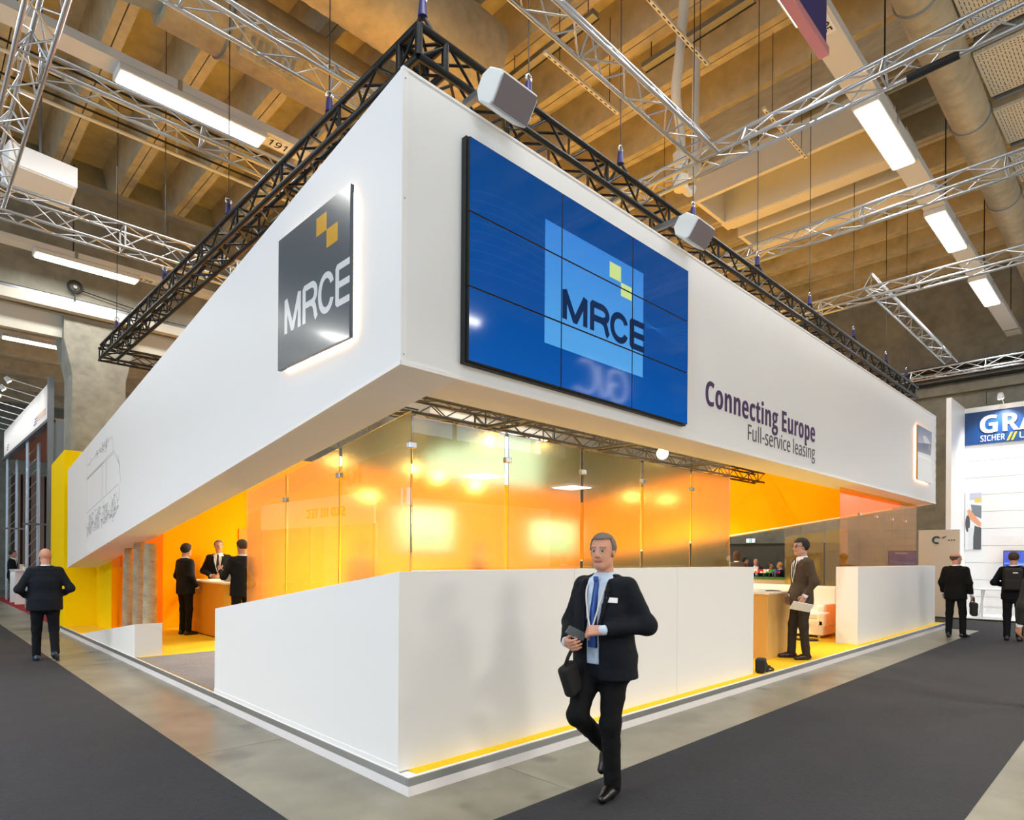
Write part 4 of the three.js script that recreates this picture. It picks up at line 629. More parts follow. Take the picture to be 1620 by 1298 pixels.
  for (const k of ['L', 'R']) {
    const a = J['ank' + k], f = vnorm(J['toe' + k]), r0 = vnorm(vcross([0, 1, 0], f)), u = vnorm(vcross(f, r0));
    const L = (x, y, z) => { const p = [x - a[0], y - a[1], z - a[2]]; return [p[0] * r0[0] + p[1] * r0[1] + p[2] * r0[2], p[0] * u[0] + p[1] * u[1] + p[2] * u[2], p[0] * f[0] + p[1] * f[1] + p[2] * f[2]]; };
    const sole = join([cone([0, -0.052, -0.045], [0, -0.05, 0.06], 0.037, 0.042), cone([0, -0.05, 0.06], [0.004, -0.06, 0.165], 0.043, 0.032), cone([0, -0.03, -0.02], [0, 0.02, -0.012], 0.04, 0.042)], 0.03);
    part(g, 'shoe', surfaceNet((x, y, z) => { const q = L(x, y, z); return Math.max(sole(q[0], q[1], q[2]), -0.09 - q[1]); }, ...bounds([a], 0.26), Math.max(0.008, cell * 0.7)), mat(o.shoes || '#0c0b0b', 0.3));
  }
  const front = (x, y, q) => { let i = 0; while (i < rows.length - 2 && y > rows[i + 1][0]) i++; const a = rows[i], b = rows[i + 1]; let t = clamp((y - a[0]) / (b[0] - a[0]), 0, 1); t = t * t * (3 - 2 * t); const rx = a[1] + (b[1] - a[1]) * t + q, rz = a[2] + (b[2] - a[2]) * t + q, cz = (a[3] || 0) + ((b[3] || 0) - (a[3] || 0)) * t + lean * (y - 0.95); return cz + rz * Math.pow(Math.max(0.05, 1 - Math.pow(Math.min(0.98, Math.abs(x) / rx), 2.4)), 1 / 2.4); };
  if (o.tie) { const z0 = (y) => front(gx, Math.min(y, 1.43), -0.006) - 0.006; const tp = []; for (let i = 0; i <= 12; i++) { const y = 1.47 - i * 0.038; tp.push([y, z0(y) + 0.014, i === 0 ? 0.017 : 0.018 + i * 0.0017]); } const pos = [], ix = []; tp.forEach(([y, z, w]) => { pos.push(gx - w, y, z - 0.004, gx, y, z + 0.004, gx + w, y, z - 0.004, gx, y, z - 0.012); }); for (let i = 0; i < tp.length - 1; i++) for (let k = 0; k < 4; k++) { const a = i * 4 + k, b = i * 4 + (k + 1) % 4; ix.push(a, a + 4, b, b, a + 4, b + 4); } const tg = new THREE.BufferGeometry(); tg.setAttribute('position', new THREE.Float32BufferAttribute(pos, 3)); tg.setIndex(ix); tg.computeVertexNormals(); part(g, 'tie', tg, mat(o.tie, 0.45)); part(g, 'tie_knot', rbox(0.036, 0.036, 0.024, 0.01, 2), mat(o.tie, 0.45), [gx, 1.472, z0(1.472) + 0.016]); }
  if (o.lapels) for (const e of [1, -1]) { const q = [[0.075, 1.47], [0.105, 1.40], [0.09, 1.385], [0.105, 1.37], [0.045, 1.14], [0.03, 1.14]]; const gz = (x, y) => front(x, y, 0.012) + 0.004 + 0.25 * Math.max(0, 0.05 - x); const sh = new THREE.Shape(q.map(([x, y]) => new THREE.Vector2(x, y))); const lg = new THREE.ExtrudeGeometry(sh, { depth: 0.006, bevelEnabled: false }); const pa = lg.attributes.position; for (let i = 0; i < pa.count; i++) { const x = pa.getX(i), y = pa.getY(i); pa.setXYZ(i, gx + e * (x + (o.lapelOut || 0)), y, pa.getZ(i) + gz(x, y)); } lg.computeVertexNormals(); part(g, 'lapel', lg, suit(o.suit || '#14161b')); }
  if (o.badge) part(g, 'name_badge', rbox(0.075, 0.035, 0.006, 0.002, 1), M.trim, [o.badge[0], o.badge[1], front(o.badge[0], o.badge[1], 0.012) + 0.008], [-0.1, 0.4, 0]);
  if (o.lanyard) for (const e of [1, -1]) part(g, 'lanyard', tubeGeo([V(e * 0.06, 1.5, lean * 0.5 + 0.02), V(e * 0.07, 1.41, front(0.07, 1.41, 0.006)), V(e * 0.035, 1.24, front(0.03, 1.24, 0.012)), V(e * 0.004, 1.13, front(0, 1.13, 0.014))], 0.006, 20, 6), mat('#d9d4cc', 0.7));
  if (o.glasses) { const q = new THREE.Group(); }
  return g;
}
const FACE = (dx, dz) => Math.atan2(dx, dz);           // turn that makes a person face that way
// the man walking past, hands before him on a bag strap
person({ label: 'walking man in dark suit, blue tie and name badge carrying a bag', pos: [1.02, 0.006, 0.86], yaw: FACE(-1, 0.08), H: 1.78, cell: 0.0095, hc: 0.0042, skin: 'a', hair: 'receding', hairColor: '#6a6058', lean: 0.03, headYaw: 0.22, headDrop: 0.0, fat: 0.026,
  suit: '#0b1018', trousers: '#07080b', shirt: '#b9cbe0', tie: '#1c4a9a', lapels: true, lapelOut: 0.02, belt: true, badge: [0.135, 1.335, 0.135], lanyard: true, gap: (y) => (y > 1.2 ? 0.058 + (y - 1.2) * 0.1 : 0.05), hem: 0.8,
  joints: { hipL: [0.085, 0.92, 0.0], kneeL: [0.085, 0.5, 0.06], ankL: [0.08, 0.09, 0.02], toeL: [0.12, 0, 1], hipR: [-0.085, 0.92, 0.02], kneeR: [-0.09, 0.55, 0.2], ankR: [-0.1, 0.27, -0.17], toeR: [-0.1, -0.85, 0.55], elL: [0.315, 1.17, -0.02], wrL: [0.13, 1.145, 0.235], elR: [-0.27, 1.16, 0.03], wrR: [-0.135, 1.045, 0.265] },
  handL: { dir: [-0.85, -0.05, 0.35], palm: [-0.3, -0.6, -0.6], curl: 0.85 }, handR: { dir: [0.75, -0.1, 0.5], palm: [0.2, 0.4, -0.8], curl: 0.7 } });
{
  const b = thing('shoulder_bag', 'black soft bag hanging from the walking man\'s hand', 'bag', [0.82, 0.93, 0.8], FACE(-1, 0.08));
  part(b, 'body', rbox(0.08, 0.22, 0.15, 0.03, 3), mat('#0b0b0d', 0.8), [-0.03, -0.12, 0.06], [0.35, 0, 0.1]); part(b, 'strap', tubeGeo([V(-0.03, 0.02, 0.0), V(-0.04, 0.1, 0.0), V(-0.02, 0.14, -0.02), V(-0.0, 0.05, 0.12), V(-0.03, -0.02, 0.12)], 0.012, 30, 8), M.rubber);
  const ph = single('phone', rbox(0.07, 0.012, 0.13, 0.005), mat('#5a6066', 0.25, 0.4), 'small grey phone held between the walking man\'s hands', 'phone', [0.745, 1.12, 0.83], [0.5, 0.5, 0.5]);
}
// bald man walking away along the tapering facade
person({ label: 'bald man in dark navy suit walking away beside the yellow block', pos: [-0.85, 0.006, -8.25], yaw: FACE(0.1, -1), H: 1.70, cell: 0.013, skin: 'a', hair: 'bald', fat: 0.035, suit: '#10161f', trousers: '#0a0d14', shirt: '#c9d6e2', shoes: '#16304a', gap: () => -0.05, hem: 0.74,
  joints: { kneeL: [0.1, 0.5, 0.06], ankL: [0.1, 0.09, 0.06], toeL: [0.1, 0, 1], kneeR: [-0.12, 0.5, 0.0], ankR: [-0.13, 0.14, -0.16], toeR: [-0.3, -0.45, 0.9], elL: [0.33, 1.14, -0.08], wrL: [0.24, 1.02, 0.12], elR: [-0.33, 1.14, -0.08], wrR: [-0.24, 1.04, 0.12] } });
// three men at the reception counter
person({ label: 'man in dark suit standing with his back to us at reception counter', pos: [1.4, 0.13, -9.15], yaw: FACE(0.85, -0.2), H: 1.70, cell: 0.014, skin: 'c', hair: 'full', hairColor: '#17120f', suit: '#15171d', trousers: '#0e1014', headYaw: 0.25, hairVolume: 0.018, joints: { wrL: [0.2, 0.95, 0.08], elR: [-0.26, 1.16, -0.04], wrR: [-0.2, 0.93, 0.12] } });
person({ label: 'man with striped tie and badge standing behind the reception counter', pos: [2.33, 0.13, -10.1], yaw: FACE(-0.55, 1), H: 1.80, cell: 0.014, skin: 'b', hair: 'receding', hairColor: '#6b6258', suit: '#0f1115', trousers: '#0c0d10', shirt: '#e6e6e8', tie: '#22293c', lapels: true, lanyard: true, headYaw: 0.3, joints: { elL: [0.29, 1.15, 0.0], wrL: [0.1, 1.07, 0.24], elR: [-0.29, 1.15, 0.0], wrR: [-0.09, 1.05, 0.26] } });
person({ label: 'man gesturing with one hand beside the left glass screen edge', pos: [1.8, 0.13, -7.5], yaw: FACE(-0.1, -1), H: 1.76, cell: 0.014, skin: 'b', hair: 'full', hairColor: '#3c2c20', suit: '#0d0f13', trousers: '#0a0b0e', headPitch: 0.2, headYaw: 0.15, joints: { elL: [0.3, 1.14, 0.05], wrL: [0.24, 1.24, 0.3], elR: [-0.27, 1.12, 0.02], wrR: [-0.2, 1.05, 0.25] }, handL: { dir: [-0.05, 0.75, 0.65], palm: [-1, 0, 0.2], curl: 0.25 } });
// man in brown suit at the open side
person({ label: 'man in brown suit with glasses and lanyard holding a white brochure', pos: [7.22, 0.13, -0.2], yaw: FACE(-0.75, -0.72), H: 1.80, cell: 0.012, hc: 0.006, skin: 'b', hair: 'full', hairColor: '#1d1512', hairVolume: 0.02, suit: '#4a3d31', trousers: '#372e25', shirt: '#ece9ee', shoes: '#2a1713', tie: '#1a1a1c', lapels: true, lanyard: true, headYaw: 0.05, joints: { ankL: [0.09, 0.09, -0.03], ankR: [-0.1, 0.09, 0.1], kneeR: [-0.1, 0.5, 0.08], elL: [0.27, 1.15, -0.06], wrL: [0.24, 0.94, 0.06] } });
single('brochure', rbox(0.012, 0.15, 0.3, 0.004), M.trim, 'white folded brochure in the hand of the brown-suited man', 'brochure', [6.93, 0.93, -0.09], [0.25, 0.8, 0.5]);
// eyeglasses as an own thing on that face
{ const o = thing('eyeglasses', 'dark eyeglasses worn by the man in brown suit', 'glasses', [7.22, 0.13 + 1.68, -0.2], FACE(-0.75, -0.72)); for (const e of [1, -1]) { part(o, 'rim', new THREE.TorusGeometry(0.021, 0.003, 8, 20), M.black, [e * 0.032 + 0.005, 0, 0.112]); rod(o, 'temple', V(e * 0.055, 0.004, 0.108), V(e * 0.08, 0.002, 0.0), 0.003, M.black); } rod(o, 'bridge', V(-0.011, 0, 0.114), V(0.021, 0, 0.114), 0.003, M.black); }
// people in the far aisle
person({ label: 'grey-haired man in black suit walking away with a dark bag', pos: [13.35, 0.006, 0.58], yaw: FACE(1, 0.12), H: 1.78, cell: 0.015, skin: 'a', hair: 'fringe', hairColor: '#4b443e', suit: '#08090a', gap: () => -0.05, headYaw: -0.75, hem: 0.72, joints: { kneeL: [0.11, 0.5, 0.0], ankL: [0.11, 0.09, -0.04], kneeR: [-0.12, 0.52, 0.03], ankR: [-0.15, 0.11, -0.06], toeR: [-0.4, 0, 1], wrR: [-0.27, 0.9, 0.03] } });
{ const b = thing('briefcase', 'black briefcase carried by the grey-haired man', 'bag', [13.4, 0.5, 0.88], 0.25); part(b, 'body', rbox(0.36, 0.28, 0.12, 0.04, 3), mat('#0a0a0a', 0.7), [0, 0.12, 0]); part(b, 'handle', tubeGeo([V(-0.1, 0.27, 0), V(-0.08, 0.34, 0), V(0.08, 0.34, 0), V(0.1, 0.27, 0)], 0.012, 20, 8), M.rubber); part(b, 'flap', rbox(0.34, 0.12, 0.13, 0.03, 3), M.rubber, [0, 0.19, 0]); }
person({ label: 'man with black backpack standing before the blue screen stand', pos: [13.6, 0.006, 1.5], yaw: FACE(1, -0.05), H: 1.79, cell: 0.015, skin: 'b', hair: 'receding', hairColor: '#3b2a20', suit: '#0a0b12', shoes: '#24150f', gap: () => -0.05, hem: 0.82, joints: { elL: [0.31, 1.16, -0.06], wrL: [0.16, 1.1, 0.18], elR: [-0.31, 1.16, -0.06], wrR: [-0.16, 1.1, 0.18] } });
{ const b = thing('backpack', 'black backpack worn on the man\'s back', 'bag', [13.42, 1.24, 1.51], 0); part(b, 'body', rbox(0.14, 0.46, 0.32, 0.06, 4), mat('#08080a', 0.7)); part(b, 'pocket', rbox(0.08, 0.22, 0.26, 0.04, 3), mat('#0c0c0f', 0.75), [-0.07, -0.1, 0]); part(b, 'logo_strip', rbox(0.005, 0.02, 0.08, 0.002, 1), M.trim, [-0.072, 0.14, 0.05]); for (const q of [-1, 1]) part(b, 'strap', tubeGeo([V(0.04, 0.2, q * 0.1), V(0.16, 0.27, q * 0.11), V(0.26, 0.18, q * 0.11), V(0.29, 0, q * 0.12)], 0.018, 20, 8), M.rubber); }
person({ label: 'person in dark grey coat on the carpet before the parapet opening', pos: [6.46, 0.006, 2.7], yaw: FACE(0.8, -0.4), H: 1.74, cell: 0.016, skin: 'b', hair: 'full', suit: '#2a2b29', hem: 0.62, joints: {} });
// people behind the glass, at the neighbour stands
const bg = [
  ['woman with brown hair at the edge of frosted glass', [12.4, 0.13, -3.75], FACE(1, -0.3), 1.68, 'long', '#3d2417', '#4a4038', 'b'],
  ['seated man with dark hair behind the service counter', [8.7, -0.3, -1.8], FACE(-0.8, -0.7), 1.72, 'full', '#1d1512', '#15151a', 'b'],
  ['man with black hair by the dark grey wall', [18.9, 0, -6.62], FACE(0.4, 0.9), 1.66, 'full', '#101014', '#1a2230', 'b'],
  ['bald man with spectacles by the dark grey wall', [18.4, 0, -6.0], FACE(-0.9, 0.5), 1.63, 'bald', '#777', '#1c2a3a', 'a'],
  ['woman with wavy brown hair at the flag table', [18.75, 0, -5.68], FACE(0.1, 1), 1.5, 'long', '#4c3826', '#141418', 'b'],
  ['woman with short fair hair at the flag table', [18.4, 0, -5.18], FACE(-0.1, -1), 1.52, 'full', '#b08a52', '#12131a', 'a'],
  ['man in pale shirt blurred behind the frosted glass', [3.6, 0.13, -6.6], FACE(-0.5, 0.6), 1.75, 'full', '#2a211b', '#b9ad74', 'b'],
  ['man in dark jacket blurred behind the middle glass pane', [6.6, 0.13, -6.8], FACE(0.4, 0.6), 1.78, 'full', '#2a211b', '#22201c', 'b'],
  ['man in black suit at the far white counter', [0.35, 0, -23.4], FACE(1, 0.3), 1.74, 'full', '#221a14', '#0f1114', 'b'],
  ['man on the phone behind the far white counter', [1.2, 0, -22.0], FACE(-1, 0.2), 1.72, 'receding', '#2c211a', '#0d0e11', 'b'],
];
bg.forEach(([label, pos, yaw, H, hair, hairColor, su, skin], i) => person({ label, pos, yaw, H, hair, hairColor, suit: su, skin, cell: 0.02, hc: 0.009, female: hair === 'long', shirt: '#e0e0e4', joints: i === 9 ? { elL: [0.3, 1.2, 0.12], wrL: [0.14, 1.45, 0.16] } : i === 1 ? { elL: [0.25, 1.17, 0.05], wrL: [0.14, 1.1, 0.28], elR: [-0.25, 1.17, 0.05], wrR: [-0.14, 1.1, 0.28], kneeL: [0.12, 0.93, 0.4], ankL: [0.12, 0.53, 0.42], kneeR: [-0.12, 0.93, 0.4], ankR: [-0.12, 0.53, 0.42] } : {} }));
{ const st = thing('office_chair', 'simple dark chair behind the service counter', 'chair', [8.7, 0.13, -1.8], FACE(-0.8, -0.7)); part(st, 'seat', rbox(0.44, 0.06, 0.42, 0.025, 3), M.rubber, [0, 0.38, 0.05]); part(st, 'backrest', rbox(0.42, 0.4, 0.05, 0.02, 3), M.rubber, [0, 0.68, -0.24]); for (const a of [-0.19, 0.19]) for (const b of [-0.16, 0.24]) rod(st, 'leg', V(a, 0, b), V(a, 0.37, b), 0.014, M.chrome); for (const a of [-0.18, 0.18]) rod(st, 'back_post', V(a, 0.36, -0.18), V(a, 0.6, -0.25), 0.012, M.chrome); }

// ------------------------------------------------------------------ neighbouring stands
{
  // white stand at the far aisle end
  const X = 18.2, st = thing('white_stand', 'bright white exhibition stand with blue name banner', 'stand');
  part(st, 'floor_plate', span(X + 0.1, 20.9, 0.0, 0.06, -1.3, 6), M.trim); part(st, 'base_edge', span(X + 0.07, X + 0.1, 0.005, 0.05, -1.3, 6), M.black);
  const B = 20.3;
  part(st, 'side_wall', span(18.5, 20.9, 0.06, 6.15, -0.62, -0.5), M.trim);
  for (let k = 0; k < 10; k++) part(st, 'wall_board', span(B, B + 0.06, 0.06 + k * 0.5, 0.55 + k * 0.5, -0.5, 6), M.trim);
  part(st, 'wall_core', span(B + 0.03, B + 0.08, 0.06, 5.1, -0.5, 6), mat('#b9bcbe', 0.6));
  part(st, 'header', span(B - 0.05, B + 0.06, 5.03, 5.98, -0.5, 6), mat('#0d3f78', 0.35)); part(st, 'header_cap', span(B - 0.08, B + 0.06, 5.98, 6.12, -0.5, 6), M.trim);
  const rot = (g) => { g.rotateY(-Math.PI / 2); return g; };
  part(st, 'lettering', rot(letters('GRA', fontBold, 0.5, 1.36, 0.03)), M.trim, [B - 0.051, 5.34, -0.13]); part(st, 'lettering', rot(letters('SICHER', fontRegular, 0.17, 0.57, 0.01)), M.trim, [B - 0.051, 5.1, -0.12]); part(st, 'lettering', rot(letters('U', fontRegular, 0.17, 0.14, 0.01)), M.trim, [B - 0.051, 5.1, 0.78]);
  for (const z of [0.51, 0.61]) part(st, 'slash', slabX([[z - 0.02, 5.06], [z + 0.03, 5.06], [z + 0.12, 5.29], [z + 0.07, 5.29]], B - 0.062, B - 0.05), mat('#f0c22c', 0.4));
  const poster = canvasTexture(256, 1024, (g) => { g.fillStyle = '#eef0f2'; g.fillRect(0, 0, 256, 1024); g.fillStyle = '#c9cde0'; g.fillRect(70, 20, 186, 120); g.fillStyle = '#e8d27a'; g.fillRect(150, 100, 106, 90); g.fillStyle = '#7f8790'; g.beginPath(); g.moveTo(90, 220); g.lineTo(256, 250); g.lineTo(256, 480); g.lineTo(110, 400); g.fill(); g.fillStyle = '#e8a57f'; g.beginPath(); g.moveTo(30, 330); g.lineTo(70, 300); g.lineTo(256, 560); g.lineTo(240, 640); g.lineTo(60, 470); g.fill(); g.fillStyle = '#55585c'; g.beginPath(); g.ellipse(40, 560, 38, 150, 0, 0, 7); g.fill(); g.beginPath(); g.moveTo(150, 600); g.lineTo(256, 640); g.lineTo(256, 1024); g.lineTo(110, 1024); g.fill(); g.fillStyle = '#e3e5e8'; g.fillRect(50, 640, 80, 384); });
  const pg = new THREE.PlaneGeometry(0.39, 1.7); pg.rotateY(-Math.PI / 2); const ps = thing('poster', 'tall poster of an orange and grey train part in the white stand', 'poster', [B - 0.02, 2.79, -0.285]); part(ps, 'print', pg, new THREE.MeshStandardMaterial({ map: poster, roughness: 0.5 }), [-0.012, 0, 0]); part(ps, 'board', box(0.02, 1.7, 0.39), M.trim);
  const tv = thing('wall_screen', 'blue presentation screen inside the white stand', 'screen', [20.2, 1.63, 0.95]); part(tv, 'frame', rbox(0.06, 0.56, 1.02, 0.01), M.black); const tt = canvasTexture(256, 144, (g) => { g.fillStyle = '#0a56d8'; g.fillRect(0, 0, 256, 144); g.fillStyle = '#4ba3f0'; g.fillRect(0, 90, 256, 10); g.fillStyle = '#d8ecff'; g.fillRect(120, 10, 90, 14); g.fillRect(60, 104, 140, 5); }); const tgp = new THREE.PlaneGeometry(0.98, 0.52); tgp.rotateY(-Math.PI / 2); part(tv, 'picture', tgp, new THREE.MeshStandardMaterial({ color: 0x050505, roughness: 0.2, emissive: 0xffffff, emissiveMap: tt, emissiveIntensity: 1.1 }), [-0.031, 0, 0]); part(tv, 'glass_post', box(0.04, 1.4, 0.5), M.trim, [0.06, -0.86, 0]);
  const gp = single('glass_partition', span(19.8, 19.808, 0.06, 2.3, 0.1, 2.4), M.glass, 'clear glass partition before the blue presentation screen', 'partition');
  const tbl = thing('folding_table', 'white table with slanted legs in the white stand', 'table', [18.8, 0.06, 0.55]); part(tbl, 'top', rbox(0.7, 0.03, 1.1, 0.01), M.trim, [0, 0.78, 0]); for (const z of [-0.35, 0.35]) for (const q of [-1, 1]) rod(tbl, 'leg', V(q * 0.25, 0, z * 1.2), V(-q * 0.18, 0.77, z), 0.025, M.trim); part(tbl, 'shelf', rbox(0.5, 0.02, 0.8, 0.008), M.trim, [0, 0.3, 0]);
  const cn = thing('logo_panel', 'beige panel with green ring logo beside the white stand', 'sign', [X, 0, -0.72]); part(cn, 'panel', box(0.08, 2.46, 0.96), M.beige, [0.04, 1.23, 0]); part(cn, 'base_line', box(0.09, 0.05, 0.98), M.black, [0.04, 0.03, 0]);
  const ring = new THREE.TorusGeometry(0.085, 0.024, 8, 24, 4.6); ring.rotateZ(0.7); ring.rotateY(-Math.PI / 2); part(cn, 'ring_mark', ring, mat('#0d4a5a', 0.5), [-0.004, 2.18, -0.05]); part(cn, 'swoosh', slabX([[0.06, 2.24], [0.2, 2.3], [0.12, 2.22]], -0.012, 0), mat('#1d6f8a', 0.5)); for (const z of [0.24, 0.3, 0.36]) part(cn, 'letter_mark', box(0.006, 0.028, 0.034), M.black, [-0.003, 2.17, z]);
  const sp = [[20.0, 6.2, 0.42], [20.0, 6.2, 2.6]]; sp.forEach(([x, y, z], i) => { const o = thing('arm_spotlight', i ? 'white arm spotlight over the hidden part of the banner' : 'white arm spotlight shining on the blue banner', 'spotlight', [x, y, z]); rod(o, 'arm', V(0.3, -0.1, 0), V(-0.3, 0.1, 0), 0.012, M.trim); part(o, 'head', new THREE.CylinderGeometry(0.06, 0.09, 0.14, 20), M.trim, [-0.3, 0.06, 0], [0, 0, 0.6]); part(o, 'lamp_face', new THREE.CylinderGeometry(0.07, 0.07, 0.01, 20), M.spotGlow, [-0.27, -0.02, 0], [0, 0, 0.6]); const L = new THREE.SpotLight(0xffffff, 18, 0, 1.0, 0.6, 2); L.position.set(x - 0.25, y - 0.06, z); L.target.position.set(20.35, 3.8, z); scene.add(L, L.target); L.castShadow = true; });
  const cl = [[19.2, 4.9, 2.9], [19.2, 4.9, 4.6]]; cl.forEach(([x, y, z]) => { const o = thing('down_light', 'flat white panel lamp hung inside the white stand', 'lamp', [x, y, z], 0, 'panel lamps of the white stand'); part(o, 'frame', rbox(0.9, 0.05, 0.9, 0.01), M.trim); part(o, 'diffuser', box(0.8, 0.01, 0.8), M.tubeGlow, [0, -0.028, 0]); rod(o, 'wire', V(0, 0.02, 0), V(0, RIB - y, 0), 0.006, M.wire); const L = new THREE.RectAreaLight(0xffffff, 34, 0.8, 0.8); L.position.set(x, y - 0.04, z); L.rotation.x = -Math.PI / 2; scene.add(L); });
}
{
  // behind the open end: dark wall, exit sign, flag table
  const dw = thing('dark_partition', 'dark grey partition wall behind the talking people', 'partition'); part(dw, 'panel', span(19.2, 19.3, 0, 2.1, -9, -5.6), M.darkWall); part(dw, 'panel', span(19.2, 19.3, 0, 2.1, -5.596, -3.6), M.darkWall); part(dw, 'cap', span(19.18, 19.32, 2.1, 2.16, -9, -3.6), M.black);
  const p = onX(1188, 856, 20.9), ex = thing('exit_sign', 'green and white lit exit sign on the concrete wall', 'sign', [p.x, p.y, p.z]); part(ex, 'box', rbox(0.06, 0.17, 0.36, 0.01), M.trim); const et = canvasTexture(128, 64, (g) => { g.fillStyle = '#f4fffb'; g.fillRect(0, 0, 128, 64); g.fillStyle = '#12b184'; g.fillRect(44, 4, 40, 56); g.fillStyle = '#f4fffb'; g.fillRect(58, 12, 10, 12); g.fillRect(54, 26, 18, 6); g.fillRect(60, 30, 7, 22); }); const eg = new THREE.PlaneGeometry(0.33, 0.15); eg.rotateY(-Math.PI / 2); part(ex, 'picture', eg, new THREE.MeshStandardMaterial({ color: 0x111111, emissive: 0xffffff, emissiveMap: et, emissiveIntensity: 1.4 }), [-0.032, 0, 0]);
  const ft = thing('flag_table', 'counter with green top where small flags stand', 'counter', [17.9, 0, -5.7]); part(ft, 'body', rbox(0.5, 0.98, 2.6, 0.01), mat('#cbbf9f', 0.7), [0, 0.49, 0]); part(ft, 'top', rbox(0.58, 0.05, 2.7, 0.01), mat('#2f7d3a', 0.6), [0, 1.005, 0]);
  const cols = ['#c8102e', '#f4f4f4', '#d8242a', '#f4f4f4', '#3aa63a', '#3a3a9a'];
  for (let k = 0; k < 6; k++) { const z = -6.05 + k * 0.19; const o = thing('table_flag', ['small red and blue flag on the green-topped counter', 'small white flag on the green-topped counter', 'small red and white flag on the green-topped counter', 'small white and red flag on the green-topped counter', 'small green flag on the green-topped counter', 'small violet flag on the green-topped counter'][k], 'flag', [17.82, 1.03, z]); part(o, 'foot', new THREE.CylinderGeometry(0.04, 0.045, 0.012, 16), M.black, [0, 0.006, 0]); rod(o, 'pole', V(0, 0, 0), V(0, 0.26, 0), 0.005, M.chrome); const g = new THREE.BoxGeometry(0.004, 0.12, 0.17, 1, 1, 8); const pp = g.attributes.position; for (let i = 0; i < pp.count; i++) pp.setX(i, pp.getX(i) + 0.012 * Math.sin(pp.getZ(i) * 40)); g.computeVertexNormals(); part(o, 'cloth', g, mat(cols[k], 0.8), [0, 0.19, 0.085]); part(o, 'stripe', box(0.008, 0.05, 0.16), mat(cols[(k + 1) % 6], 0.8), [0, 0.155, 0.085]); }
}
